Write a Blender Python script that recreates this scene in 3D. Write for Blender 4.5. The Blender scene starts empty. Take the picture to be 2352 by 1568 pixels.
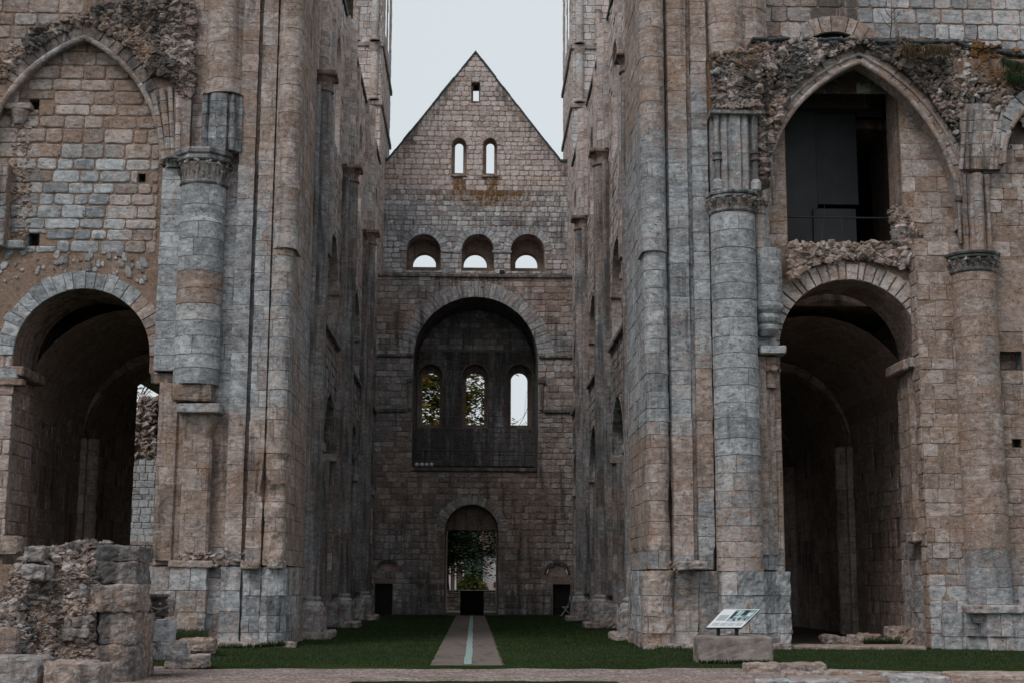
import bpy, math, random
import numpy as np
from mathutils import Vector, Matrix, noise
from math import radians as R, sin, cos, tan, atan, pi, sqrt

SC = bpy.context.scene
# ------------------------------------------------------------------ camera
FPX, VPU, VPV, ROLL = 3267.0, 1088.0, 1335.0, 0.25
TH = atan((VPV-784)/FPX); PS = atan((1176-VPU)/FPX*cos(TH))
EYE = Vector((0, 0, 1.7))
fwd = Vector((sin(PS)*cos(TH), cos(PS)*cos(TH), sin(TH)))
rgt = Vector((cos(PS), -sin(PS), 0)); upv = rgt.cross(fwd)
rr = R(ROLL)
rgt, upv = (rgt*cos(rr)+upv*sin(rr)), (upv*cos(rr)-rgt*sin(rr))
cam = bpy.data.cameras.new('camera'); camo = bpy.data.objects.new('camera', cam)
SC.collection.objects.link(camo); SC.camera = camo
cam.sensor_width = 36; cam.lens = FPX/2352*36; cam.clip_end = 3000; cam.clip_start = .1
camo.matrix_world = Matrix(((rgt.x, upv.x, -fwd.x, EYE.x), (rgt.y, upv.y, -fwd.y, EYE.y), (rgt.z, upv.z, -fwd.z, EYE.z), (0, 0, 0, 1)))
# ------------------------------------------------------------------ sky and sun
w = bpy.data.worlds.new("World"); SC.world = w; w.use_nodes = True
nt = w.node_tree; bg = nt.nodes['Background']
sky = nt.nodes.new('ShaderNodeTexSky'); sky.sky_type = 'NISHITA'; sky.sun_disc = False
SUN_EL, SUN_AZ = R(47), R(-36)      # azimuth measured from -Y (behind the camera) towards +X
sky.sun_elevation = SUN_EL; sky.sun_rotation = pi-SUN_AZ; sky.dust_density = 4; sky.air_density = 1.5
hs = nt.nodes.new('ShaderNodeHueSaturation'); hs.inputs['Saturation'].default_value = .25
mx = nt.nodes.new('ShaderNodeMix'); mx.data_type = 'RGBA'; mx.inputs['Factor'].default_value = .88
nt.links.new(sky.outputs[0], hs.inputs['Color']); nt.links.new(hs.outputs[0], mx.inputs['A'])
SKS = .1
tc = nt.nodes.new('ShaderNodeTexCoord'); cn = nt.nodes.new('ShaderNodeTexNoise'); cn.inputs['Scale'].default_value = 3.2; cn.inputs['Detail'].default_value = 5
nt.links.new(tc.outputs['Generated'], cn.inputs['Vector']); cm = nt.nodes.new('ShaderNodeMix'); cm.data_type = 'RGBA'; nt.links.new(cn.outputs['Fac'], cm.inputs['Factor'])
cm.inputs['A'].default_value = (.68/SKS, .75/SKS, .80/SKS, 1); cm.inputs['B'].default_value = (.765/SKS, .825/SKS, .86/SKS, 1); nt.links.new(cm.outputs['Result'], mx.inputs['B'])
nt.links.new(mx.outputs['Result'], bg.inputs['Color']); bg.inputs['Strength'].default_value = SKS
sl = bpy.data.lights.new('sun', 'SUN'); sl.energy = 1.3; sl.angle = R(22); sl.color = (1, .97, .93)
so = bpy.data.objects.new('sun', sl); SC.collection.objects.link(so)
sd = Vector((sin(SUN_AZ)*cos(SUN_EL), -cos(SUN_AZ)*cos(SUN_EL), sin(SUN_EL)))
so.rotation_euler = sd.to_track_quat('Z', 'Y').to_euler(); so.location = (0, 0, 60)
SC.view_settings.view_transform = 'Standard'; SC.view_settings.look = 'None'
SC.view_settings.exposure = 0.0; SC.view_settings.gamma = 1
SC.render.engine = 'CYCLES'; SC.cycles.max_bounces = 5; SC.cycles.diffuse_bounces = 2
# ------------------------------------------------------------------ helpers
RND = random.Random(7)
def at(u, v, Y):
    d = fwd*FPX + rgt*(u-1176) + upv*(784-v)
    return EYE + d*(Y/d.y)
def X(u, Y, v=900): return at(u, v, Y).x
def Z(v, Y, u=1176): return at(u, v, Y).z
def cl(a, lo=0., hi=1.): return max(lo, min(hi, a))
def nz(p, s, o=0.): return noise.noise(Vector((p[0]*s+o, p[1]*s+o*.7, p[2]*s-o)))

ORG = {}
def tag(o, label, cat, group=None):
    o['label'] = label; o['category'] = cat
    if group: o['group'] = group
    return o
def thing(name, label, cat, loc=(0, 0, 0), group=None):
    o = bpy.data.objects.new(name, None); SC.collection.objects.link(o); o.location = loc
    o.empty_display_size = .3
    ORG[o.name] = Vector(loc)
    return tag(o, label, cat, group)

class MB:
    def __init__(s): s.v = []; s.f = []; s.c = []; s.m = []
    def add(s, vs, fs, col=(.5, .3, 0, 0), moss=0.):
        b = len(s.v); s.v.extend([(p[0], p[1], p[2]) for p in vs])
        for f in fs: s.f.append([b+i for i in f]); s.c.append(col); s.m.append(moss)
    def build(s, name, mat, parent=None, smooth=False, org=None):
        me = bpy.data.meshes.new(name)
        o = bpy.data.objects.new(name, me); SC.collection.objects.link(o)
        L = Vector((0, 0, 0))
        if parent is not None:
            L = ORG[parent.name]; o.parent = parent; ORG[o.name] = L
        elif org is not None:
            L = Vector(org); o.location = L; ORG[o.name] = L
        else: ORG[o.name] = L
        me.from_pydata([(x-L.x, y-L.y, z-L.z) for x, y, z in s.v], [], s.f)
        if s.f:
            a = me.attributes.new('stone', 'FLOAT_COLOR', 'FACE')
            a.data.foreach_set('color', np.array(s.c, dtype=np.float32).ravel())
            a = me.attributes.new('moss', 'FLOAT', 'FACE')
            a.data.foreach_set('value', np.array(s.m, dtype=np.float32))
        if smooth: me.polygons.foreach_set('use_smooth', [True]*len(me.polygons))
        me.materials.append(mat); me.update()
        return o

def box(mb, a, b, col=(.5, .3, 0, 0), moss=0., bev=0.):
    x0, y0, z0 = a; x1, y1, z1 = b
    if bev <= 0:
        vs = [(x, y, z) for z in (z0, z1) for y in (y0, y1) for x in (x0, x1)]
        mb.add(vs, [(0, 1, 3, 2), (4, 6, 7, 5), (0, 4, 5, 1), (2, 3, 7, 6), (0, 2, 6, 4), (1, 5, 7, 3)], col, moss); return
    vs = []; 
    for z, i in ((z0, 1), (z0+bev, 0), (z1-bev, 0), (z1, 1)):
        k = bev*i; e = bev
        vs += [(x0+k+e*(1-i), y0+k, z), (x1-k-e*(1-i), y0+k, z), (x1-k, y0+k+e*(1-i), z), (x1-k, y1-k-e*(1-i), z),
               (x1-k-e*(1-i), y1-k, z), (x0+k+e*(1-i), y1-k, z), (x0+k, y1-k-e*(1-i), z), (x0+k, y0+k+e*(1-i), z)]
    fs = [tuple(range(8)), tuple(range(24, 32))]
    for r_ in range(3):
        for i in range(8): fs.append((r_*8+i, r_*8+(i+1) % 8, r_*8+8+(i+1) % 8, r_*8+8+i))
    mb.add(vs, fs, col, moss)
def rblock(mb, c, size, seed=0, amp=.04, n=6, rot=0., col=None, moss=0., tf=None):
    """a weathered squared block: subdivided rounded box pushed about by noise"""
    rnd = random.Random(seed); c = Vector(c); hx, hy, hz = [q/2 for q in size]
    if col is None: col = (rnd.random(), cl(.45+rnd.uniform(-.3, .3)), 0, .2)
    M = Matrix.Rotation(rot, 3, 'Z'); o = rnd.uniform(0, 50)
    for ax in range(3):
        for sg in (-1, 1):
            vs = []
            for i in range(n+1):
                for j in range(n+1):
                    a = -1+2*i/n; b = -1+2*j/n
                    q = [0, 0, 0]; q[ax] = sg; q[(ax+1) % 3] = a; q[(ax+2) % 3] = b
                    q = Vector(q); rnq = (abs(q.x)**13+abs(q.y)**13+abs(q.z)**13)**(1/13)
                    q = q/rnq
                    p = Vector((q.x*hx, q.y*hy, q.z*hz))
                    k = amp*(noise.noise(p*2.6+Vector((o, 0, 0)))*1.0+noise.noise(p*8+Vector((0, o, 0)))*.8+noise.noise(p*19+Vector((0, 0, o)))*.5)
                    p += Vector((q.x, q.y, q.z)).normalized()*k
                    vs.append(M@p+c)
            fs = [(i*(n+1)+j, i*(n+1)+j+1, (i+1)*(n+1)+j+1, (i+1)*(n+1)+j) for i in range(n) for j in range(n)]
            mb.add(vs, fs, col, moss)
def tube(mb, pts, r, n=8, col=(.5, .3, 0, 0), moss=0., cap=True):
    pts = [Vector(p) for p in pts]; rs = r if isinstance(r, (list, tuple)) else [r]*len(pts)
    vs = []
    for i, p in enumerate(pts):
        t = (pts[min(i+1, len(pts)-1)]-pts[max(i-1, 0)]).normalized()
        a = t.cross(Vector((0, 0, 1)) if abs(t.z) < .9 else Vector((1, 0, 0))).normalized(); b = t.cross(a)
        for k in range(n):
            an = 2*pi*k/n; vs.append(p+(a*cos(an)+b*sin(an))*rs[i])
    fs = [(i*n+k, i*n+(k+1) % n, (i+1)*n+(k+1) % n, (i+1)*n+k) for i in range(len(pts)-1) for k in range(n)]
    if cap: fs += [tuple(range(n)), tuple(range((len(pts)-1)*n, len(pts)*n))]
    mb.add(vs, fs, col, moss)
def lathe(mb, cx, cy, prof, n=28, col=(.5, .3, 0, 0), moss=0., sq=None, rot=0.):
    """prof = [(r,z)]; sq = number of flat sides"""
    vs = []; n = sq or n
    for r_, z in prof:
        for k in range(n):
            a = 2*pi*(k+.5)/n+rot; vs.append((cx+r_*cos(a), cy+r_*sin(a), z))
    m = len(prof)
    fs = [(i*n+k, i*n+(k+1) % n, (i+1)*n+(k+1) % n, (i+1)*n+k) for i in range(m-1) for k in range(n)]
    fs += [tuple(range(n)), tuple(range((m-1)*n, m*n))]
    mb.add(vs, fs, col, moss)

# rocks --------------------------------------------------------------
import bmesh
HULLS = []
def _hulls():
    rnd = random.Random(3)
    for k in range(16):
        bm = bmesh.new()
        for i in range(16):
            v = Vector((rnd.gauss(0, 1), rnd.gauss(0, 1), rnd.gauss(0, 1))).normalized()*rnd.uniform(.75, 1.05)
            bm.verts.new(v)
        bmesh.ops.convex_hull(bm, input=bm.verts)
        bm.verts.ensure_lookup_table()
        lone = [v for v in bm.verts if not v.link_faces]
        bmesh.ops.delete(bm, geom=lone, context='VERTS')
        bm.verts.ensure_lookup_table(); bm.verts.index_update()
        HULLS.append(([v.co.copy() for v in bm.verts], [tuple(v.index for v in f.verts) for f in bm.faces])); bm.free()
_hulls()
def rock(mb, c, size, rnd, col, moss=0., flat=.6):
    vs, fs = rnd.choice(HULLS); c = Vector(c)
    M = Matrix.Rotation(rnd.uniform(0, 6.3), 3, 'Y')@Matrix.Rotation(rnd.uniform(0, 6.3), 3, 'X')
    S = Matrix.Diagonal((size*rnd.uniform(.8, 1.35), size*rnd.uniform(.7, 1.1), size*flat*rnd.uniform(.7, 1.2)))
    T = Matrix.Rotation(rnd.uniform(-.8, .8), 3, 'Y')@Matrix.Rotation(rnd.uniform(-.4, .4), 3, 'Z')@S@M
    mb.add([c+T@v for v in vs], fs, col, moss)

# planar masonry -------------------------------------------------------
class Frame:
    def __init__(s, O, sd, nd): s.O = Vector(O); s.s = Vector(sd); s.n = Vector(nd)
    def p(s, a, z, d=0.): return s.O+s.s*a+s.n*d+Vector((0, 0, z))
class Op:
    """opening between a and b, floor z0, arcs [(cs, cz, r)], flat top when no arcs"""
    def __init__(s, a, b, z0, arcs=None, top=None): s.a, s.b, s.z0, s.arcs, s.top = a, b, z0, arcs or [], top; s.mg = None
    def hi(s, x):
        if not s.arcs: return s.top
        return min(cz+sqrt(max(0, r*r-(x-c)**2)) for c, cz, r in s.arcs)
    def apex(s):
        return max((s.hi(s.a+(s.b-s.a)*i/60) for i in range(61)))
    def inside(s, x, z, m=0.):
        if x < s.a-m or x > s.b+m or z < s.z0: return False
        if not s.arcs: return z < s.top+m
        for c, cz, r in s.arcs:
            if z > cz and (x-c)**2+(z-cz)**2 > (r+m)**2: return False
        return True
    def samples(s, n=28):
        if not s.arcs: return [s.a, s.b]
        m = (s.a+s.b)/2; h = (s.b-s.a)/2
        xs = [m-h*cos(pi*i/n) for i in range(n+1)]
        if len(s.arcs) > 1:
            best = max(((s.hi(s.a+(s.b-s.a)*i/400), s.a+(s.b-s.a)*i/400) for i in range(401)))[1]
            xs.append(best)
        return sorted(xs)
    def outline(s, step=.35, n=40):
        xs = s.samples(n); top = [(x, s.hi(x)) for x in xs]
        L = [(s.a, s.z0+(top[0][1]-s.z0)*i/max(1, int((top[0][1]-s.z0)/step))) for i in range(max(1, int((top[0][1]-s.z0)/step)))]
        Rr = [(s.b, top[-1][1]+(s.z0-top[-1][1])*i/max(1, int((top[-1][1]-s.z0)/step))) for i in range(1, max(1, int((top[-1][1]-s.z0)/step))+1)]
        return L+top+Rr
def ro(a, b, z0, zs):      # round-headed opening
    return Op(a, b, z0, [((a+b)/2, zs, (b-a)/2)])

def sheet(mb, F, s0, s1, z0, z1, ops=(), d=0., col=(.4, .1, 1, .1), moss=0., step=1.0, zstep=3.0):
    top = z1 if callable(z1) else (lambda s: z1)
    xs = {round(s0, 5), round(s1, 5)}
    n = max(1, int((s1-s0)/step)); xs |= {round(s0+(s1-s0)*i/n, 5) for i in range(n+1)}
    for o in ops: xs |= {round(x, 5) for x in o.samples() if s0 <= x <= s1}
    if callable(z1):
        xs |= {round(x, 5) for x in getattr(z1, 'knots', [])}
    xs = sorted(xs)
    for l, r in zip(xs, xs[1:]):
        if r-l < 1e-4: continue
        m = (l+r)/2
        act = sorted([o for o in ops if o.a < m < o.b], key=lambda o: o.z0)
        lo = (z0, z0); segs = []
        for o in act:
            if o.z0 > lo[0]+1e-4: segs.append((lo, (o.z0, o.z0)))
            lo = (o.hi(min(max(l, o.a), o.b)), o.hi(min(max(r, o.a), o.b)))
        segs.append((lo, (top(l), top(r))))
        for (a0, a1), (b0, b1) in segs:
            if b0-a0 < 1e-4 and b1-a1 < 1e-4: continue
            k = max(1, int(max(b0-a0, b1-a1)/zstep))
            for i in range(k):
                t0, t1 = i/k, (i+1)/k
                mb.add([F.p(l, a0+(b0-a0)*t0, d), F.p(r, a1+(b1-a1)*t0, d), F.p(r, a1+(b1-a1)*t1, d), F.p(l, a0+(b0-a0)*t1, d)], [(0, 1, 2, 3)], col, moss)
def reveal(mb, F, op, d0, d1, tf, sill=True, seed=1, nd=None, splay=0., skip=None):
    rnd = random.Random(seed); pts = op.outline(.3)
    if sill: pts = pts+[pts[0]]
    nd = nd or max(1, int(abs(d1-d0)/.55)); cx = (op.a+op.b)/2
    acc = 0; cols = [(rnd.random(), rnd.random()) for _ in range(nd)]; lim = .4
    for (a, b), (c, e) in zip(pts, pts[1:]):
        acc += sqrt((a-c)**2+(b-e)**2)
        if skip and skip((a+c)/2, (b+e)/2): continue
        for i in range(nd):
            da, db = d0+(d1-d0)*i/nd, d0+(d1-d0)*(i+1)/nd
            k0 = 1-splay*i/nd; k1 = 1-splay*(i+1)/nd
            q = F.p(a, b, da); col, ms = tf(q, cols[i][0])
            mb.add([F.p(cx+(a-cx)*k0, b, da), F.p(cx+(c-cx)*k0, e, da), F.p(cx+(c-cx)*k1, e, db), F.p(cx+(a-cx)*k1, b, db)], [(0, 1, 2, 3)], col, ms)
        if acc > lim: acc = 0; lim = rnd.uniform(.3, .5); cols = [(rnd.random(), rnd.random()) for _ in range(nd)]

def rough_rect(s0, z0, s1, z1, rnd, j, mid=True):
    c = min(.22*(s1-s0), .22*(z1-z0), j*2.5)
    P = [(s0+c, z0), (s1-c, z0), (s1, z0+c), (s1, z1-c), (s1-c, z1), (s0+c, z1), (s0, z1-c), (s0, z0+c)]
    if mid:
        Q = []
        for i, p in enumerate(P):
            Q.append(p)
            q = P[(i+1) % 8]
            L = sqrt((p[0]-q[0])**2+(p[1]-q[1])**2)
            k = int(L/.16)
            for t in range(1, k): Q.append((p[0]+(q[0]-p[0])*t/k, p[1]+(q[1]-p[1])*t/k))
        P = Q
    return [(a+rnd.uniform(-j, j)*.5, b+rnd.uniform(-j, j)*.5) for a, b in P]
def clip(P, nx, nzv, c):      # keep nx*s+nz*z >= c
    out = []
    for i in range(len(P)):
        a = P[i]; b = P[(i+1) % len(P)]
        da = nx*a[0]+nzv*a[1]-c; db = nx*b[0]+nzv*b[1]-c
        if da >= 0: out.append(a)
        if (da >= 0) != (db >= 0):
            t = da/(da-db); out.append((a[0]+(b[0]-a[0])*t, a[1]+(b[1]-a[1])*t))
    return out
def area(P): return abs(sum(P[i][0]*P[(i+1) % len(P)][1]-P[(i+1) % len(P)][0]*P[i][1] for i in range(len(P))))/2
def stone(mb, F, P, d0, d1, col, moss, bev, rnd, tilt=.006):
    n = len(P); cx = sum(p[0] for p in P)/n; cz = sum(p[1] for p in P)/n
    hw = max(.03, min(max(abs(p[0]-cx) for p in P), max(abs(p[1]-cz) for p in P)))
    k = 1-min(.5, bev/hw); ta, tb = rnd.uniform(-tilt, tilt), rnd.uniform(-tilt, tilt)
    vs = [F.p(a, b, d0) for a, b in P]
    vs += [F.p(a, b, d0+(d1-d0)*.55) for a, b in P]
    vs += [F.p(cx+(a-cx)*k, cz+(b-cz)*k, d1+(a-cx)/hw*ta+(b-cz)/hw*tb) for a, b in P]
    vs.append(F.p(cx, cz, d1+rnd.uniform(-.004, .006)))
    fs = []
    for i in range(n):
        j = (i+1) % n
        fs += [(i, j, n+j, n+i), (n+i, n+j, 2*n+j, 2*n+i), (2*n+i, 2*n+j, 3*n)]
    mb.add(vs, fs, col, moss)
def ashlar(mb, F, s0, s1, z0, z1, tf, ops=(), rows=(.28, .42), wid=(.35, .75), d=.025, dj=.012, gap=.012, j=.012, seed=1,
           bev=.014, mid=True, keep=None, miss=0., margin=0., base=0., mj=.015):
    mg_ = margin
    rnd = random.Random(seed); z = z0
    top = z1 if callable(z1) else (lambda s: z1)
    zmax = max(top(s0+(s1-s0)*i/40) for i in range(41))
    while z < zmax-.05:
        h = min(rnd.uniform(*rows), zmax-z)
        if zmax-z-h < rows[0]*.5: h = zmax-z
        s = s0-rnd.uniform(0, wid[0]); wr = rnd.uniform(.8, 1.2)
        while s < s1:
            w_ = rnd.uniform(*wid)*wr; a, b = max(s, s0), min(s+w_, s1); s += w_
            if b-a < .08 or rnd.random() < miss: continue
            cs, cz = (a+b)/2, z+h/2
            if callable(z1) and z+h*.3 > top(cs): continue
            if keep and not keep(cs, cz): continue
            g = gap*rnd.uniform(.5, 1.4)
            P = rough_rect(a+g, z+g, b-g, z+h-g, rnd, j, mid); ok = True
            if callable(z1):
                for (q, nx_, nz_) in z1.planes: P = clip(P, nx_, nz_, q)
                if len(P) < 3 or area(P) < .01: continue
            for o in ops:
                margin = mg_ if o.mg is None else o.mg; mjj = mj if cz < min([q[1] for q in o.arcs] or [99]) else margin
                if b < o.a-margin or a > o.b+margin or z+h < o.z0 or z > o.apex()+margin+.05: continue
                hit = any(o.inside(x_, y_, mjj) for x_ in (a, cs, b) for y_ in (z, cz, z+h))
                if not hit: continue
                arcs = [q for q in o.arcs if cz > q[1]-.02]
                if o.arcs and cz > min(q[1] for q in o.arcs):
                    best = None
                    for (c, zc, r_) in o.arcs:
                        if len(o.arcs) > 1 and ((cs > (o.a+o.b)/2) != (c < (o.a+o.b)/2)): continue
                        dx, dz = cs-c, cz-zc; L = sqrt(dx*dx+dz*dz) or 1
                        best = (dx/L, dz/L, c, zc, r_+margin+gap)
                    if best is None: ok = False; break
                    nx_, nz_, c, zc, q = best
                    P = clip(P, nx_, nz_, nx_*c+nz_*zc+q)
                elif not o.arcs and cz > o.top-.02: P = clip(P, 0, 1, o.top+margin+gap)
                elif cz < o.z0: P = clip(P, 0, -1, -(o.z0-gap))
                elif cs < (o.a+o.b)/2: P = clip(P, -1, 0, -(o.a-mjj-gap))
                else: P = clip(P, 1, 0, o.b+mjj+gap)
                if len(P) < 3 or area(P) < .008: ok = False; break
            if not ok: continue
            dd = d+rnd.uniform(-dj, dj)
            col, ms = tf(F.p(cs, cz), rnd.random())
            stone(mb, F, P, base, base+dd, col, ms, bev, rnd)
        z += h
def voussoirs(mb, F, op, t, tf, d0=0., d1=.04, w_=.28, seed=1, tj=.0, gap=.01, amin=None, amax=None, arcs=None):
    rnd = random.Random(seed)
    arcs = arcs or op.arcs; mid = (op.a+op.b)/2
    for (c, cz, r_) in arcs:
        if len(op.arcs) == 1: A0, A1 = pi, 0.
        else:
            ax = max(((op.hi(op.a+(op.b-op.a)*i/400), op.a+(op.b-op.a)*i/400) for i in range(401)))[1]
            aa = math.acos(cl((ax-c)/r_, -1, 1))
            if c > mid: A0, A1 = pi, aa
            else: A0, A1 = aa, 0.
        if amin is not None: A1 = max(A1, amin)
        if amax is not None: A0 = min(A0, amax)
        n = max(2, int(round((A0-A1)*(r_+t/2)/w_)))
        cuts = [A0+(A1-A0)*(i+(rnd.uniform(-.22, .22) if 0 < i < n else 0))/n for i in range(n+1)]
        for a, b in zip(cuts, cuts[1:]):
            tt = t*(1+rnd.uniform(-tj, tj)); ga = gap/(r_+t/2)
            a_, b_ = a-ga, b+ga
            ins = [(c+r_*cos(a_+(b_-a_)*k/3), cz+r_*sin(a_+(b_-a_)*k/3)) for k in range(4)]
            out = [(c+(r_+tt)*cos(b_+(a_-b_)*k/3), cz+(r_+tt)*sin(b_+(a_-b_)*k/3)) for k in range(4)]
            P = [(x_+rnd.uniform(-.005, .005), y_+rnd.uniform(-.005, .005)) for x_, y_ in ins+out]
            m = (a+b)/2; col, ms = tf(F.p(c+r_*cos(m), cz+r_*sin(m)), rnd.random())
            stone(mb, F, P, d0, d1+rnd.uniform(-.008, .012), col, ms, .012, rnd)
def archtube(mb, F, op, r_, off, d, tf, n=8, seed=1, dn=None):
    """roll moulding following an arch"""
    rnd = random.Random(seed); xs = op.samples(44)
    pts = []
    cx = (op.a+op.b)/2
    for x_ in xs:
        z_ = op.hi(x_)
        pts.append(F.p(cx+(x_-cx)*(1+off/max(.1, (op.b-op.a)/2)), z_+off, d))
    i = 0
    while i < len(pts)-1:
        k = min(len(pts)-1, i+rnd.choice((2, 3)))
        col, ms = tf(pts[i], rnd.random())
        tube(mb, pts[i:k+1], r_*rnd.uniform(.94, 1.05), n, col, ms); i = k

# stacked courses along a plan outline (travelled with the outside on the right) --------------
def arcpts(cx, cy, r, a0, a1, n=12):
    return [(cx+r*cos(R(a0+(a1-a0)*i/n)), cy+r*sin(R(a0+(a1-a0)*i/n))) for i in range(n+1)]
def courses(mb, plan, z0, z1, tf, seed=1, ch=(.3, .45), sl=(.45, .95), rough=.008, joint=.005, jw=.01, res=.09, closed=False,
            jit=.005, erode=None, lean=(0., 0.), cap=True, vres=.12):
    rnd = random.Random(seed)
    P = [Vector((a, b)) for a, b in plan]
    if closed: P = P+[P[0]]
    S = [0.]
    for a, b in zip(P, P[1:]): S.append(S[-1]+(b-a).length)
    T = S[-1]; nP = len(P)
    # base samples + outward normals
    nrm = []
    for i in range(nP):
        if closed: a = P[(i-1) % (nP-1)]; c = P[(i+1) % (nP-1)] if i < nP-1 else P[1]
        else: a = P[max(0, i-1)]; c = P[min(nP-1, i+1)]
        t1 = (P[i]-a); t2 = (c-P[i])
        t1 = t1.normalized() if t1.length > 1e-6 else t2.normalized(); t2 = t2.normalized() if t2.length > 1e-6 else t1
        n_ = Vector((t1.y, -t1.x))+Vector((t2.y, -t2.x)); nrm.append(n_.normalized() if n_.length > 1e-6 else Vector((t1.y, -t1.x)))
    def ev(s):
        s = max(0, min(T, s)); lo = 0
        import bisect
        lo = min(nP-2, max(0, bisect.bisect_right(S, s)-1))
        L = S[lo+1]-S[lo]; t = 0 if L < 1e-9 else (s-S[lo])/L
        return P[lo].lerp(P[lo+1], t), nrm[lo].lerp(nrm[lo+1], t)
    base = set(round(x_, 4) for x_ in S)
    for a, b in zip(S, S[1:]):
        k = int((b-a)/res)
        for i in range(1, k): base.add(round(a+(b-a)*i/k, 4))
    z = z0
    while z < z1-1e-4:
        h = rnd.uniform(*ch)
        if z1-z-h < ch[0]*.6: h = z1-z
        js = []; s = rnd.uniform(*sl) if not closed else rnd.uniform(0, sl[0])
        while s < T-sl[0]*.4: js.append(s); s += rnd.uniform(*sl)
        cols = sorted(base | {round(q+e, 4) for q in js for e in (-jw, 0, jw) if 0 < q+e < T})
        cols = [c for i, c in enumerate(cols) if i == 0 or c-cols[i-1] > .002]
        jset = js
        stid = []; sj = []; nb = len(js)+1
        offs = [rnd.uniform(-jit, jit) for _ in range(nb)]; rs = [rnd.random() for _ in range(nb)]
        if closed and nb > 1: offs[-1] = offs[0]; rs[-1] = rs[0]
        m = max(1, int(h/vres)); zs = [z, z+.012]+[z+.012+(h-.024)*i/m for i in range(1, m)]+[z+h-.012, z+h]
        vs = []; ncol = len(cols)
        import bisect
        ids = [bisect.bisect_right(js, c) for c in cols]
        isj = [any(abs(c-q) < jw*.6 for q in js) for c in cols]
        for zi, zz in enumerate(zs):
            ej = zi in (0, len(zs)-1)
            for ci, c in enumerate(cols):
                p, n_ = ev(c)
                q3 = (p.x, p.y, zz)
                o_ = offs[ids[ci]]+rough*(nz(q3, 3.3)*1.2+nz(q3, 11)*.8)
                if ej or isj[ci]: o_ = min(offs)-joint+rough*nz(q3, 8)
                if erode: o_ -= erode(q3)
                t = zz-z0
                zw = 0 if (zz-z0 < .02 or z1-zz < .02) else .016*nz((p.x, p.y, zz), 2.2, 5.)+.006*nz((p.x, p.y, zz), 9.)
                vs.append((p.x+n_.x*o_+lean[0]*t, p.y+n_.y*o_+lean[1]*t, zz+zw))
        for zi in range(len(zs)-1):
            for ci in range(ncol-1):
                mo = zi in (0, len(zs)-2) or isj[ci] or isj[ci+1]
                pass
        b = len(mb.v); mb.v.extend(vs)
        stc = []
        for k in range(nb):
            sm = (( [0]+js)[k]+(js+[T])[k])/2; p, n_ = ev(sm)
            stc.append(tf(Vector((p.x, p.y, z+h/2)), rs[k]))
        for zi in range(len(zs)-1):
            edge = zi in (0, len(zs)-2)
            for ci in range(ncol-1):
                col, ms = stc[min(ids[ci], nb-1)]
                if edge or isj[ci] or isj[ci+1]: col = (col[0]*.75, col[1], .3, col[3]+.04)
                mb.f.append([b+zi*ncol+ci, b+zi*ncol+ci+1, b+(zi+1)*ncol+ci+1, b+(zi+1)*ncol+ci]); mb.c.append(col); mb.m.append(ms)
        z += h
    if cap:
        for zz in (z0, z1):
            t = zz-z0
            mb.add([(p.x+lean[0]*t, p.y+lean[1]*t, zz) for p in (P[:-1] if closed else P)], [tuple(range(nP-(1 if closed else 0)))], (.5, .4, 0, .3))
def multi(mb, plan, z0, z1, tf, seed=1, **k):
    P = [Vector(p) for p in plan]; cuts = [0]
    for i in range(1, len(P)-1):
        d1 = (P[i]-P[i-1]).normalized(); d2 = (P[i+1]-P[i]).normalized()
        if d1.x*d2.y-d1.y*d2.x < -.35: cuts.append(i)
    cuts.append(len(P)-1)
    for j, (p, q_) in enumerate(zip(cuts, cuts[1:])):
        seg = plan[p:q_+1]; L = sum((Vector(u)-Vector(v)).length for u, v in zip(seg, seg[1:]))
        kk = dict(k)
        if L < 1.4: kk['sl'] = (5, 6)
        courses(mb, seg, z0, z1, tf, seed*17+j, **kk)
def column(mb, cx, cy, r, z0, z1, tf, seed=1, taper=0., n=32, **k):
    courses(mb, arcpts(cx, cy, r, 0, 360, n)[:-1], z0, z1, tf, seed, closed=True, **k)

# ------------------------------------------------------------------ materials
def M(name):
    m = bpy.data.materials.new(name); m.use_nodes = True
    return m, m.node_tree.nodes, m.node_tree.links
def ramp(N, L, fac, stops):
    r_ = N.new('ShaderNodeValToRGB'); e = r_.color_ramp.elements
    e[0].position, e[0].color = stops[0][0], (*stops[0][1], 1)
    e[1].position, e[1].color = stops[-1][0], (*stops[-1][1], 1)
    for p, c in stops[1:-1]:
        q = e.new(p); q.color = (*c, 1)
    L.new(fac, r_.inputs[0]); return r_.outputs[0]
def noi(N, L, vec, scale, detail=5, rough=.6, dist=0.):
    n = N.new('ShaderNodeTexNoise'); n.inputs['Scale'].default_value = scale; n.inputs['Detail'].default_value = detail
    n.inputs['Roughness'].default_value = rough; n.inputs['Distortion'].default_value = dist
    L.new(vec, n.inputs['Vector']); return n.outputs['Fac']
def mth(N, L, op, a, b=None, c=None, clamp=False):
    n = N.new('ShaderNodeMath'); n.operation = op; n.use_clamp = clamp
    for i, q in enumerate((a, b, c)):
        if q is None: continue
        if isinstance(q, (int, float)): n.inputs[i].default_value = q
        else: L.new(q, n.inputs[i])
    return n.outputs[0]
def mapr(N, L, v, a, b, c=0., d=1.):
    n = N.new('ShaderNodeMapRange'); n.interpolation_type = 'SMOOTHSTEP'
    L.new(v, n.inputs[0])
    for i, q in enumerate((a, b, c, d)): n.inputs[i+1].default_value = q
    return n.outputs[0]
def mixc(N, L, f, a, b, mode='MIX'):
    n = N.new('ShaderNodeMix'); n.data_type = 'RGBA'; n.blend_type = mode
    for k, q in (('Factor', f), ('A', a), ('B', b)):
        if isinstance(q, (int, float)): n.inputs[k].default_value = q
        elif isinstance(q, tuple): n.inputs[k].default_value = (*q, 1)
        else: L.new(q, n.inputs[k])
    return n.outputs['Result']
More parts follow.
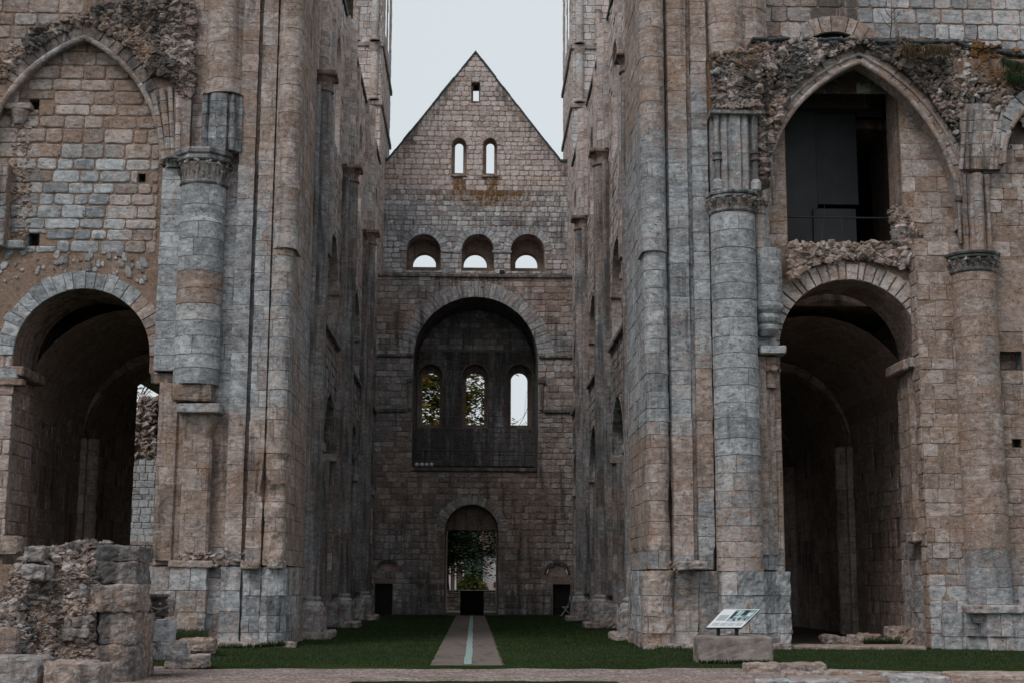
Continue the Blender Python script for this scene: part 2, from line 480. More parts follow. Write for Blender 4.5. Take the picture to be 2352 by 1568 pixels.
def scalev(N, L, vec, s):
    n = N.new('ShaderNodeMapping'); n.inputs['Scale'].default_value = s; L.new(vec, n.inputs[0]); return n.outputs[0]

def masonry_mat(name, bumpk=1., gain=1., och=.6):
    m, N, L = M(name); b = N['Principled BSDF']; b.inputs['Roughness'].default_value = .92
    b.inputs['Specular IOR Level'].default_value = .15
    at_ = N.new('ShaderNodeAttribute'); at_.attribute_name = 'stone'
    sep = N.new('ShaderNodeSeparateColor'); L.new(at_.outputs['Color'], sep.inputs[0])
    r_, g_, mo, cr = sep.outputs[0], sep.outputs[1], sep.outputs[2], at_.outputs['Alpha']
    am = N.new('ShaderNodeAttribute'); am.attribute_name = 'moss'
    pos = N.new('ShaderNodeNewGeometry').outputs['Position']
    cmb = N.new('ShaderNodeCombineXYZ')
    for i_, k_ in enumerate((37., 11., 23.)): L.new(mth(N, L, 'MULTIPLY', r_, k_), cmb.inputs[i_])
    va = N.new('ShaderNodeVectorMath'); va.operation = 'ADD'; L.new(pos, va.inputs[0]); L.new(cmb.outputs[0], va.inputs[1]); ps = va.outputs[0]
    n1 = noi(N, L, pos, 1.6, 6, .65); n3 = noi(N, L, pos, 34, 5, .7)
    n2 = noi(N, L, scalev(N, L, ps, (1, 1, 2.4)), 4.2, 10, .7, .35)
    bl = noi(N, L, pos, 3.1, 8, .72, .6)
    rv = mth(N, L, 'ADD', mth(N, L, 'ADD', mth(N, L, 'MULTIPLY', r_, .75), .12), mth(N, L, 'ADD', mth(N, L, 'MULTIPLY', mth(N, L, 'SUBTRACT', n2, .5), 1.9), mth(N, L, 'MULTIPLY', mth(N, L, 'SUBTRACT', bl, .5), 1.1)), clamp=True)
    warm = ramp(N, L, rv, [(0, (.17*gain, .115*gain, .09*gain)), (.45, (.315*gain, .235*gain, .2*gain)), (1, (.56*gain, .475*gain, .45*gain))])
    cool = ramp(N, L, rv, [(0, (.145*gain, .147*gain, .155*gain)), (.45, (.28*gain, .288*gain, .305*gain)), (1, (.58*gain, .585*gain, .6*gain))])
    gm = mapr(N, L, mth(N, L, 'ADD', g_, mth(N, L, 'MULTIPLY', mth(N, L, 'SUBTRACT', noi(N, L, pos, 3.2, 8, .74, .5), .5), 1.5)), .22, .78)
    warm = mixc(N, L, mapr(N, L, noi(N, L, pos, 1.1, 5, .7, .3), .48, .66, 0, och), warm, mixc(N, L, n2, (.19*gain, .108*gain, .064*gain), (.41*gain, .265*gain, .19*gain)))
    c = mixc(N, L, gm, warm, cool)
    mort = mixc(N, L, n2, (.17*gain, .108*gain, .075*gain), (.33*gain, .225*gain, .17*gain))
    c = mixc(N, L, mth(N, L, 'MULTIPLY', mo, .9), c, mort)
    # pale lichen flecks and soft large weathering
    lic = mapr(N, L, noi(N, L, ps, 9, 9, .78, .4), .54, .62)
    c = mixc(N, L, mth(N, L, 'MULTIPLY', lic, .36), c, (.56*gain, .55*gain, .55*gain))
    drk = mapr(N, L, noi(N, L, pos, 6.5, 10, .8, .8), .54, .64)
    c = mixc(N, L, mth(N, L, 'MULTIPLY', drk, .45), c, (.07, .062, .06))
    c = mixc(N, L, mapr(N, L, n1, .35, .7, 0, .38), c, mixc(N, L, .5, c, (.1, .09, .088)))
    c = mixc(N, L, 1., c, mixc(N, L, mapr(N, L, n3, .3, .7), (.8, .8, .8), (1.2, 1.2, 1.2)), 'MULTIPLY')
    # dark crust running down, also carrying the shade put into some stones
    st = noi(N, L, scalev(N, L, pos, (2.2, 2.2, .22)), 1.6, 6, .65, .3)
    crf = mapr(N, L, mth(N, L, 'ADD', cr, mth(N, L, 'MULTIPLY', mth(N, L, 'SUBTRACT', st, .5), 2.6)), .22, .85)
    c = mixc(N, L, mth(N, L, 'MULTIPLY', crf, .8), c, (.052, .05, .05))
    mf = mapr(N, L, mth(N, L, 'ADD', am.outputs['Fac'], mth(N, L, 'MULTIPLY', mth(N, L, 'SUBTRACT', noi(N, L, scalev(N, L, pos, (1.5, 1.5, .7)), 3, 6, .75), .55), 1.8)), .3, .8)
    mc = mixc(N, L, n1, (.2, .092, .03), (.09, .062, .03))
    c = mixc(N, L, mth(N, L, 'MULTIPLY', mf, mapr(N, L, am.outputs['Fac'], .02, .15)), c, mc)
    # pits
    vo = N.new('ShaderNodeTexVoronoi'); vo.inputs['Scale'].default_value = 7; L.new(pos, vo.inputs['Vector'])
    pit = mth(N, L, 'MULTIPLY', mapr(N, L, vo.outputs['Distance'], .16, .07), mapr(N, L, noi(N, L, pos, 1.1, 2, .5), .52, .6))
    c = mixc(N, L, mth(N, L, 'MULTIPLY', pit, .8), c, (.03, .025, .022))
    L.new(c, b.inputs['Base Color'])
    hgt = mth(N, L, 'ADD', mth(N, L, 'MULTIPLY', n2, .8), mth(N, L, 'MULTIPLY', n3, .45))
    hgt = mth(N, L, 'SUBTRACT', hgt, mth(N, L, 'MULTIPLY', pit, .8))
    hgt = mth(N, L, 'SUBTRACT', hgt, mth(N, L, 'MULTIPLY', drk, .25))
    bp = N.new('ShaderNodeBump'); bp.inputs['Strength'].default_value = .8; bp.inputs['Distance'].default_value = .055*bumpk
    L.new(hgt, bp.inputs['Height']); L.new(bp.outputs[0], b.inputs['Normal'])
    return m
def plain(name, col, rough=.6, metal=0., var=.15, scale=20, bump=0., col2=None, spec=.25):
    m, N, L = M(name); b = N['Principled BSDF']; b.inputs['Roughness'].default_value = rough; b.inputs['Metallic'].default_value = metal
    b.inputs['Specular IOR Level'].default_value = spec
    pos = N.new('ShaderNodeNewGeometry').outputs['Position']; n = noi(N, L, pos, scale, 5, .65)
    c2 = col2 or tuple(q*(1-var*2) for q in col)
    L.new(mixc(N, L, mapr(N, L, n, .3, .7), tuple(min(1, q*(1+var)) for q in col), c2), b.inputs['Base Color'])
    if bump:
        bp = N.new('ShaderNodeBump'); bp.inputs['Distance'].default_value = bump; L.new(n, bp.inputs['Height']); L.new(bp.outputs[0], b.inputs['Normal'])
    return m
STONE = masonry_mat('weathered_limestone', 1., 1.06, .75); FARSTONE = masonry_mat('limestone_fine', .7, 1.12, .2)
LEAD = plain('dark_lead', (.05, .062, .07), .6, 0, .3, 6, .02)
BLACK = plain('black_board', (.006, .006, .007), .9, spec=.05)
DARKWOOD = plain('dark_door', (.012, .012, .014), .6)
IRON = plain('dark_iron', (.03, .032, .034), .5, .3)

# tint functions -> ((value, cool, mortar, crust), moss); the fourth value is crust and, in places, painted shade
def tfn(cool=.5, sp=.35, val=.5, vs=.45, crust=.05, cs=.25, moss=0., ns=.35, zf=None, cf=None, mf=None):
    def f(p, rv):
        k = nz(p, ns, 3.); h = nz(p, ns*2.3, 9.)
        c = cool if zf is None else zf(p); vl = val(p) if callable(val) else val
        kr = (crust if cf is None else cf(p))
        ms = (moss if mf is None else mf(p))
        return ((cl(vl+(rv-.5)*vs*2*.8+h*.25), cl(c+k*sp+((rv*7.3) % 1-.5)*.16), 0, cl(kr+cs*max(0, nz(p, ns*1.6, 17.)))), cl(ms))
    return f
def interp(z, T):
    if z <= T[0][0]: return T[0][1]
    for (a, b), (c, d) in zip(T, T[1:]):
        if z <= c: return b+(d-b)*(z-a)/(c-a)
    return T[-1][1]
# ------------------------------------------------------------------ crossing: left side
Y0 = 38.6
def q(u, v, Y=Y0):
    p = at(u, v, Y); return p.x, p.z
def pointed(uL, vL, uA, vA, uR, vR, z0, Y=Y0):
    xa, za = q(uA, vA, Y); xl, zl = q(uL, vL, Y); xr, zr = q(uR, vR, Y)
    def cen(xs, zs): h = za-zs; return ((xs*xs-xa*xa)-h*h)/(2*(xs-xa))
    cR = cen(xr, zr); cL = cen(xl, zl)
    return Op(xl, xr, z0, [(cR, zr, xr-cR), (cL, zl, cL-xl)])
def roundop(uL, uR, vA, z0, vS, Y=Y0):
    a = q(uL, vS, Y)[0]; b = q(uR, vS, Y)[0]; za = q((uL+uR)/2, vA, Y)[1]
    return Op(a, b, z0, [((a+b)/2, za-(b-a)/2, (b-a)/2)])
FW = Frame((0, Y0, 0), (1, 0, 0), (0, -1, 0))
FW6 = Frame((0, Y0-.35, 0), (1, 0, 0), (0, -1, 0))
ZTOP = 24.

shaft_zL = [(0, .75), (2.1, .75), (2.5, .12), (5.6, .08), (6.6, .55), (9, .75), (11.5, .6), (13.5, .25), (30, .2)]
LTp = tfn(zf=lambda p: interp(p.z, shaft_zL)-.15*(p.x > -5.7), sp=.3, val=.55, vs=.24, crust=.1, cs=.5)
LTc = tfn(zf=lambda p: interp(p.z, [(0, .7), (2.2, .1), (6, .1), (6.8, .8), (8.6, .85), (9.1, .2), (9.7, .2), (10, .95), (12.7, .75), (15, .3), (40, .25)]), sp=.2, val=.6, vs=.24, crust=.06, cs=.2)
def infill_cool(p):
    return .95-abs(p.x+11.1)*.33-max(0, p.z-13.2)*.8+(.2 if p.z < 9.2 else 0)
LTi = tfn(zf=infill_cool, sp=.25, val=.58, vs=.5, crust=.0, cs=.15)
LTw = tfn(cool=.25, sp=.3, val=.5, vs=.4, crust=.12, cs=.5)
LTv = tfn(zf=lambda p: .85 if p.x < -9.4 else .25, sp=.1, val=.55, vs=.3, crust=.03, cs=.2)
INT = tfn(cool=.1, sp=.3, val=.22, vs=.3, crust=.25, cs=.4)

tl = thing('transept_wall', 'left crossing wall with a walled up pointed arch above a dark round archway', 'wall', (-10.5, Y0, 0))
# lower round arch and walled-up pointed arch
lowL = roundop(30, 344, 664, .0, 821)
xblL = q(-36, 380)[0]
bli = pointed(-36, 380, 196, 89, 371, 380, 0., Y0-.35)
XL0 = -24.
mb = MB(); hol = [Op(X(u0, Y0, v0), X(u1, Y0, v0), Z(v1, Y0), [], Z(v0, Y0)) for u0, u1, v0, v1 in ((68, 90, 244, 266), (66, 90, 549, 576), (318, 334, 410, 428))]
for o_ in hol:
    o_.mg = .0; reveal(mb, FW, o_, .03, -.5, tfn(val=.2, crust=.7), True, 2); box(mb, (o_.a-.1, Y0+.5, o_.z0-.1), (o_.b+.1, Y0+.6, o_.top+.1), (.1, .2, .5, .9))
XJ = X(361, Y0, 1050); lowJ = Op(lowL.b, XJ, 0, [], Z(862, Y0))
sheet(mb, FW, XL0, q(405, 700)[0]+.3, 0, ZTOP-4, [lowL, lowJ]+hol, 0., (.4, .1, 1, 0), zstep=2)
mb.build('wall', STONE, tl)
mb = MB()
rub1 = lambda s, z: not (z < q(187, 562)[1] and z > lowL.arcs[0][1])
def infkeep(s, z):
    zz = q(187, 585)[1]
    if lowL.arcs[0][1] < z < zz and abs(s-lowL.arcs[0][0]) < 3.5: return z > zz-.05
    return True
ashlar(mb, FW, XL0, q(352, 700)[0], 0, q(0, 60)[1], LTi, [lowL]+hol, rows=(.3, .44), wid=(.4, .95), d=.035, gap=.022, j=.022, seed=11, margin=.5, keep=infkeep, bev=.025)
# loose small stones in the mortar above the round arch
rnd = random.Random(5)
for i in range(70):
    u_, v_ = rnd.uniform(0, 340), rnd.uniform(575, 650); s_, z_ = q(u_, v_)
    if lowL.inside(s_, z_, .55): continue
    a = rnd.uniform(.04, .13); b = a*rnd.uniform(.8, 2.2); t_ = (u_-187)/170*.6
    P = [(s_+x_*cos(t_)-y_*sin(t_), z_+x_*sin(t_)+y_*cos(t_)) for x_, y_ in ((-a, -b*.6), (a*.4, -b), (a, -b*.3), (a*.8, b*.7), (0, b), (-a, b*.4))]
    P = [(c+(c-s_)*0, e) for c, e in P]
    stone(mb, FW, [(s_+(c-s_)*.7, z_+(e-z_)*.7) for c, e in P], 0, .04, (rnd.random(), .6, 0, .0), 0, .02, rnd)
mb.build('stone_infill', STONE, tl)
mb = MB(); voussoirs(mb, FW, lowL, .5, LTv, 0, .04, .3, 4, tj=.12, gap=.005); mb.build('arch_ring', STONE, tl)
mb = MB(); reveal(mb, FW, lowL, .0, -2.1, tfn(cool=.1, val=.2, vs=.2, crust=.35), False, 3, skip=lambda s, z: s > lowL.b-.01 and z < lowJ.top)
box(mb, (lowL.b, Y0+.01, lowJ.top), (XJ+.4, Y0+2.1, lowJ.top+.3), (.4, .1, 0, .3))
mb.build('arch_soffit', STONE, tl)
# proud layer with the pointed arch
mb = MB(); zsp = bli.arcs[0][1]
sheet(mb, FW6, XL0, q(430, 300)[0], zsp, ZTOP-4, [bli], 0., (.3, .1, 1, .3), zstep=2)
reveal(mb, FW6, Op(bli.a, bli.b, zsp, bli.arcs), 0, -.36, LTw, False, 5)
box(mb, (XL0, Y0-.35, q(0, 572)[1]), (q(18, 560)[0], Y0, zsp), (.5, .2, .5, .1))
mb.build('upper_wall', STONE, tl)
mb = MB()
def notrub(s, z):
    u0, v0 = q(200, 250)[0], 0
    # the rough patch right of the arch crown
    pa = q(205, 60); pb = q(440, 20)
    return not (s > q(205, 60)[0] and z > q(0, 330)[1] and s < q(440, 60)[0])
ashlar(mb, FW6, XL0, q(440, 100)[0], zsp, ZTOP-4, LTw, [bli], rows=(.32, .5), wid=(.45, .9), d=.03, gap=.02, j=.02, seed=13, margin=.62, keep=notrub, bev=.022)
ashlar(mb, FW6, XL0, q(18, 560)[0], q(0, 572)[1], zsp, tfn(cool=.45, val=.55), [], rows=(.36, .5), wid=(.4, .7), d=.03, gap=.014, seed=14)
mb.build('upper_ashlar', STONE, tl)
mb = MB()
voussoirs(mb, FW6, bli, .42, tfn(cool=.25, val=.35, vs=.3, crust=.5, cs=.6), -.06, .06, .36, 6, tj=.1)
archtube(mb, FW6, bli, .085, .02, .02, tfn(cool=.35, val=.5, crust=.1), 10, 4)
mb.build('pointed_arch_ring', STONE, tl)
# string course stone, corbel and ragged strip on the left of the infill
mb = MB()
a = q(-60, 555); b = q(60, 575); box(mb, (a[0], Y0-.2, b[1]), (b[0], Y0, a[1]), (.4, .9, 0, .2), bev=.03)
a = q(18, 243); b = q(78, 258); box(mb, (a[0], Y0-.3, b[1]), (b[0], Y0, a[1]), (.5, .5, 0, .1), bev=.03)
p = q(48, 262); lathe(mb, p[0], Y0-.05, [(.12, p[1]-.32), (.2, p[1]-.15), (.27, p[1]), (.28, p[1]+.06)], 10, (.5, .4, 0, .1))
rnd = random.Random(9)
for i in range(120):
    s_, z_ = q(rnd.uniform(30, 72), rnd.uniform(270, 560))
    rock(mb, (s_, Y0-.02, z_), rnd.uniform(.05, .11), rnd, (rnd.random(), .2, rnd.random()*.5, 0), 0, .8)
mb.build('corbel', STONE, tl)
def rubble(mb, poly, Y, n, size, seed, tf, excl=None, dy=.25, mossf=None, big=.1):
    """rough core masonry: stones of all sizes bedded in mortar inside a picture-plane outline, at depth Y"""
    rnd = random.Random(seed); pts = [q(u, v, Y) for u, v in poly]
    x0, x1 = min(p[0] for p in pts), max(p[0] for p in pts); z0, z1 = min(p[1] for p in pts), max(p[1] for p in pts)
    def ins(x, z):
        c = False
        for i in range(len(pts)):
            (xa, za), (xb, zb) = pts[i], pts[i-1]
            if (za > z) != (zb > z) and x < (xb-xa)*(z-za)/(zb-za)+xa: c = not c
        return c
    k = 0
    while k < n:
        x, z = rnd.uniform(x0, x1), rnd.uniform(z0, z1)
        k += 1
        if not ins(x, z) or (excl and excl(x, z)): continue
        h = dy*(nz((x, 0, z), 1.1, seed)+.4*nz((x, 0, z), 3.1, seed))
        s = size*(rnd.uniform(.45, 1.) if rnd.random() > big else rnd.uniform(1.1, 1.9))
        col, ms = tf(Vector((x, Y, z)), rnd.random())
        rock(mb, (x, Y-.03-h*.5-.04, z), s, rnd, col, ms, .8)
mb = MB()
RUB = tfn(cool=.3, sp=.3, val=.28, vs=.8, crust=.38, cs=1.1, ns=.6)
rubble(mb, [(205, 75), (215, 20), (300, 5), (445, 0), (445, 225), (418, 230), (405, 200), (395, 185), (330, 170), (275, 120)], Y0-.35, 4500, .1, 3, RUB,
       excl=lambda x, z: bli.inside(x, z, .45), dy=.3)
rubble(mb, [(0, 130), (100, 60), (200, 30), (210, 80), (120, 110), (0, 200)], Y0-.35, 1600, .12, 4, RUB, excl=lambda x, z: bli.inside(x, z, .38), dy=.1)
mb.build('rubble_core', STONE, tl)
# arch springers fanning up from the small capital
mb = MB()
for i, (ub, ut, vt) in enumerate([(378, 352, 215), (388, 372, 205), (398, 390, 200), (408, 412, 190)]):
    pb, pt = at(ub, 372, Y0-.45), at(ut, vt, Y0-.42)
    mid = at((ub*.62+ut*.38)+1, (372+vt)/2, Y0-.47)
    for j in range(6):
        t0, t1 = j/6, (j+1)/6-.01
        def bz(t): return pb*(1-t)**2+mid*2*t*(1-t)+pt*t*t
        col, ms = LTw(bz(t0), RND.random()); tube(mb, [bz(t0), bz((t0+t1)/2), bz(t1)], .095 if i % 2 else .075, 8, col, ms)
a = at(368, 385, Y0-.5)
box(mb, (X(372, Y0-.4), Y0-.5, Z(250, Y0-.4)-1.9), (X(412, Y0-.4), Y0, Z(215, Y0-.4)), (.35, .4, .1, .4))
mb.build('springer', STONE, tl)

# pilaster beside the column, cut off above the archway
mb = MB(); YP = Y0-.5
courses(mb, [(X(350, YP), Y0+.1), (X(350, YP), YP), (X(402, YP), YP), (X(402, YP), Y0+.1)], Z(857, YP), Z(396, YP), tfn(zf=lambda p: .75, sp=.4, val=.62, vs=.35), 21, ch=(.38, .62), sl=(1.5, 2), joint=.012)
mb.build('pilaster', STONE, tl)
def smallcap(mb, x, y, z0, z1, r0, r1, tf, seed=1):
    rnd = random.Random(seed); col, ms = tf(Vector((x, y, z0)), .5)
    h = z1-z0
    lathe(mb, x, y, [(r0*1.12, z0), (r0*1.15, z0+h*.08), (r0, z0+h*.12), (r0*1.02, z0+h*.4), (r1*.85, z0+h*.72)], 16, col, ms)
    lathe(mb, x, y, [(r1*.98, z0+h*.72), (r1*1.15, z0+h*.78), (r1*1.15, z1-h*.1), (r1*1.08, z1)], 8, col, ms, sq=8)
    for i in range(9):
        a = 2*pi*i/9; rock(mb, (x+r1*.9*cos(a), y+r1*.9*sin(a), z0+h*.62), h*.16, rnd, col, ms, 1.)
mb = MB(); smallcap(mb, X(377, YP), YP+.15, Z(396, YP), Z(372, YP), .26, .36, tfn(cool=.4, val=.35, crust=.5), 2)
mb.build('impost_capital', STONE, tl)
mb = MB()   # pilaster foot corbel and broken impost
for (u0, u1, v0, v1, y_, c) in ((345, 405, 857, 880, Y0-.38, (.3, .1, 0, .5)), (362, 408, 878, 1010, Y0-.25, (.4, .1, 0, .3)), (-80, 40, 845, 868, Y0-.12, (.5, .8, 0, .1)), (-80, 52, 868, 882, Y0-.2, (.3, .3, 0, .4)), (-80, 30, 882, 1268, Y0-.1, (.55, .05, 0, .1))):
    a = at(u0, v1, y_); b = at(u1, v0, y_); rblock(mb, ((a.x+b.x)/2, (y_+Y0+.2)/2, (a.z+b.z)/2), (b.x-a.x, Y0+.2-y_, b.z-a.z), u0+3, .012, 8, col=c)
a = at(60, 872, 39.8); box(mb, (lowL.a-.05, Y0-.1, Z(872, Y0)), (lowL.a+.32, Y0+2.1, Z(850, Y0)), (.35, .2, 0, .4), bev=.04)
rblock(mb, (X(0, Y0)-.4, Y0-.12, 2.6), (2.6, .5, .5), 4, .03, 6, col=(.5, .2, 0, .2))
mb.build('impost_block', STONE, tl)
mb = MB(); ashlar(mb, Frame((0, Y0-.1, 0), (1, 0, 0), (0, -1, 0)), XL0, q(28, 1000)[0], 0, Z(885, Y0), tfn(cool=.1, val=.6, vs=.35), [], rows=(.35, .5), wid=(.4, .7), d=.02, gap=.012, seed=31)
ashlar(mb, Frame((lowL.a, 0, 0), (0, 1, 0), (1, 0, 0)), Y0-.05, Y0+2.1, 0, Z(872, Y0), tfn(cool=.2, val=.5, vs=.35), [], rows=(.35, .5), wid=(.5, .8), d=.02, gap=.012, seed=32)
mb.build('jamb', STONE, tl)

# the great pier of the crossing
pl = thing('crossing_pier', 'tall left crossing pier of bundled shafts with a cut off round column on a corbel', 'pier', (-6.3, 38.5, 0))
YC = 38.25; XCc = X(462, YC-.5, 600)
def erodeL(p):
    e = 0
    if p[0] > -5.75 and 2.4 < p[2] < 4.9 and p[1] < 38.5: e += .12*max(0, nz(p, 1.9, 4.)+.15)*2
    if p[2] < 2.3: e += .03*max(0, nz(p, 3, 8))
    return e
def plan_left(f=0., zlow=False):
    P = [(lowL.b+.01, Y0+.6), (lowL.b+.01, Y0+.02), (X(350, Y0)+.02, Y0+.01), (X(405, 38.4), 38.35), (X(528, 38.2), 38.3), (X(528, 38.0), 38.02), (X(566, 38.0), 38.02), (X(567, 38.1), 38.2), (X(575, 38.1), 38.2), (X(576, 37.8), 37.8), (X(611, 37.8), 37.8), (X(613, 37.9), 37.98)]
    r = (X(664, 37.9)-X(613, 37.9))/2; cx = X(664, 37.9)-r
    P += arcpts(cx, 37.98, r, 180, 360, 12)[1:]
    P += [(cx+r, 42.2), (-6.6, 42.2)]
    return P
mb = MB(); PLN = plan_left()
PLO = [(XJ, Y0+2.2), (XJ, Y0+.02)]+PLN[3:]
multi(mb, PLO, Z(1300, 38), Z(865, Y0), LTp, 40, ch=(.34, .56), sl=(.5, .85), rough=.014, jit=.01, erode=erodeL)
multi(mb, PLN, Z(865, Y0), ZTOP, LTp, 41, ch=(.34, .56), sl=(.5, .85), rough=.014, jit=.008, erode=erodeL)
# step in the nave shaft: thicker above
r = (X(672, 37.9)-X(616, 37.9))/2; cx = X(672, 37.9)-r
courses(mb, arcpts(cx, 37.93, r, 180, 360, 14)+[(cx+r, 38.8)], Z(580, 37.9), ZTOP, LTp, 42, ch=(.34, .5), sl=(1.2, 2), rough=.012)
box(mb, (-6.6, 38.35, 0), (cx-.35, 42, ZTOP), (.2, .2, .8, .5))
mb.build('pier_shafts', STONE, pl)
mb = MB()      # broad half round shaft behind the column, top part
column(mb, X(492, 38.3), 38.35, .58, Z(225, 38), ZTOP, tfn(cool=.2, val=.52, vs=.3, crust=.1, cs=.4), 43, ch=(.4, .6), sl=(1.7, 2.8))
mb.build('upper_shaft', STONE, pl)
mb = MB()
RC = (X(516, YC-.3, 450)-X(412, YC-.3, 450))/2; XC = X(463, YC-.3, 450)
column(mb, XC, YC, RC, Z(885, YC-.6), Z(428, YC-.6), LTc, 44, ch=(.36, .52), sl=(1.7, 2.8), rough=.012, joint=.018, erode=lambda p: (.035 if abs(p[2]-Z(512, YC)) < .07 else 0), n=40)
cs1 = mb.build('round_column', STONE, pl)
def capital(mb, x, y, z0, z1, r, tf, seed=1, k=1.24, crust=.6, sides=8, rot=0.):
    rnd = random.Random(seed); h = z1-z0; c = (.45, .55, 0, crust)
    lathe(mb, x, y, [(r*1.0, z0-.02), (r*1.07, z0+.02), (r*1.09, z0+.06), (r*1.03, z0+.1)], 40, c)
    lathe(mb, x, y, [(r*1.01, z0+.08), (r*1.02, z0+h*.4), (r*1.12, z0+h*.62)], 40, (.3, .55, 0, crust*.7))
    lathe(mb, x, y, [(r*k*.96, z0+h*.66), (r*k*1.04, z0+h*.7), (r*k*1.06, z0+h*.78), (r*k*1.0, z0+h*.82), (r*k*1.1, z0+h*.86), (r*k*1.13, z1-.03), (r*k*1.1, z1)], 8, (.5, .7, 0, crust), sq=sides, rot=rot)
    for row, (zz, rr_, n, s) in enumerate(((z0+h*.55, r*1.15, 15, .085), (z0+h*.34, r*1.1, 15, .06))):
        for i in range(n):
            a = 2*pi*(i+.5*row)/n
            # curling crocket leaf: a tapering strip that bends outwards and ends in a knob
            pts = []; rs = []
            for t in (0, .35, .7, 1.):
                pts.append((x+(r*1.0+(rr_-r)*t*t*1.15)*cos(a), y+(r*1.0+(rr_-r)*t*t*1.15)*sin(a), zz-h*.3+(h*.36)*t)); rs.append(s*(.35+.35*t))
            tube(mb, pts, rs, 6, (.45, .4, 0, crust*rnd.uniform(.5, 1)))
            for j in range(4):
                rock(mb, (x+rr_*1.04*cos(a+rnd.uniform(-.07, .07)), y+rr_*1.04*sin(a+rnd.uniform(-.07, .07)), zz+h*rnd.uniform(-.02, .1)), s*rnd.uniform(.35, .75), rnd, (.5, .45, 0, crust*rnd.uniform(.4, 1.1)), 0, .9)
mb = MB(); capital(mb, XC, YC, Z(428, YC-.6), Z(352, YC-.6)+.02, RC, None, 5); mb.build('capital', STONE, cs1)
mb = MB()     # ruined pier fragment standing on the capital
ZA, ZB = Z(352, YC-.5), Z(222, YC-.5)
a, b = X(432, YC-.5), X(530, YC-.5); cw = (b-a)
plan = [(a, YC+.3), (a, YC-.28)]+arcpts(a+.12, YC-.36, .09, 180, 360, 6)+[(a+.24, YC-.42), (a+.3, YC-.5), (b-.4, YC-.5), (b-.36, YC-.42)]+arcpts(b-.25, YC-.42, .09, 180, 360, 6)+[(b-.1, YC-.3), (b, YC-.3), (b, YC+.3)]
courses(mb, plan, ZA, ZB, tfn(cool=.75, val=.3, vs=.3, crust=.45, cs=.4), 45, ch=(.3, .4), sl=(.4, .7), rough=.03, erode=lambda p: .1*max(0, nz(p, 2.2)+.5*(p[2]-ZB+.3)))
mb.build('pier_fragment', STONE, pl)
mb = MB()     # corbel under the cut column
rblock(mb, (XC-.02, YC-.05, Z(905, YC-.5)), ((X(500, YC-.4)-X(406, YC-.4)), .9, Z(885, YC-.5)-Z(925, YC-.5)), 5, .04, 8, col=(.25, .2, 0, .35))
a = at(403, 946, YC-.6); b = at(505, 925, YC-.6); rblock(mb, ((a.x+b.x)/2, YC-.1, (a.z+b.z)/2), (b.x-a.x, 1.0, b.z-a.z), 6, .012, 10, col=(.6, .6, 0, .05))
zt, zb = Z(947, YC-.5), Z(1012, YC-.5); xc = X(453, YC-.5, 980); hw = [(X(495, YC-.5)-X(411, YC-.5))/2*k for k in (1, 1, .92, .8, .7, .64)]
vs = []; zs_ = [zt, zt-.12, zt-(zt-zb)*.4, zt-(zt-zb)*.65, zt-(zt-zb)*.85, zb]
for k, z_ in zip(hw, zs_):
    for i in range(13): a_ = pi+pi*i/12; vs.append((xc+k*cos(a_)*abs(cos(a_))**-.35 if abs(cos(a_)) > .01 else xc, YC+.1+k*.95*sin(a_), z_))
mb.add(vs, [(r_*13+i, r_*13+i+1, r_*13+14+i, r_*13+13+i) for r_ in range(5) for i in range(12)]+[tuple(range(13)), tuple(range(65, 78))], (.6, .12, 0, .05))
mb.build('corbel', STONE, pl)
mb = MB()     # plain pilaster below the corbel
a, b = X(424, 37.95), X(490, 37.95)
courses(mb, [(a, 38.6), (a, 38.05), (a+.06, 37.97), (b-.06, 37.97), (b, 38.05), (b, 38.6)], Z(1288, 38), Z(1012, 38), LTp, 46, ch=(.42, .62), sl=(.7, 1.5), rough=.015)
courses(mb, [(X(368, 38.2), 38.8), (X(366, 38.2), 38.22), (X(408, 38.2), 38.22), (X(412, 38.2), 38.3), (X(428, 38.2), 38.3)], Z(1290, 38), Z(880, 38), tfn(cool=.1, val=.45, vs=.3, crust=.15), 47, ch=(.42, .62), sl=(.5, .9), rough=.015)
mb.build('lower_pilaster', STONE, pl)
mb = MB()     # base and worn plinth
def outset(P, d, z): return P
PB = [(X(330, 38)-.3, 39.4), (X(372, 38), 38.2), (X(388, 37.8), 37.98), (X(470, 37.8), 37.98), (X(488, 37.7), 37.82), (X(560, 37.7), 37.8), (X(600, 37.6), 37.62), (X(640, 37.6), 37.6), (X(655, 37.7), 37.75), (X(662, 38), 38.2), (X(664, 38)+.03, 42.2)]
PL2 = [(x_, y_-.05) for x_, y_ in PLO[:-2]]+PLO[-2:]
multi(mb, PL2, -.1, Z(1303, 38), tfn(cool=.52, sp=.5, val=.55, vs=.35, crust=.12, cs=.5), 49, ch=(.42, .56), sl=(.5, .8), rough=.035, jit=.02, erode=lambda p: -.06+erodeL(p)-.05*nz(p, .9, 3))
PB = [(X(366, 38), 38.6), (X(366, 38), 38.05), (X(388, 37.8), 37.92), (X(488, 37.8), 37.92), (X(492, 38), 38.1), (X(492, 38), 38.5)]
courses(mb, PB, -.1, Z(1303, 38), tfn(cool=.52, sp=.5, val=.55, vs=.4, crust=.08, cs=.5, moss=0), 48, ch=(.42, .56), sl=(.5, .8), rough=.03, jit=.015, joint=.012, jw=.012, erode=erodeL)
a = at(386, 1302, 37.9); b = at(490, 1286, 37.9); rblock(mb, ((a.x+b.x)/2, 38.1, (a.z+b.z)/2), (b.x-a.x, .5, b.z-a.z), 7, .02, 8, col=(.6, .3, 0, .2))
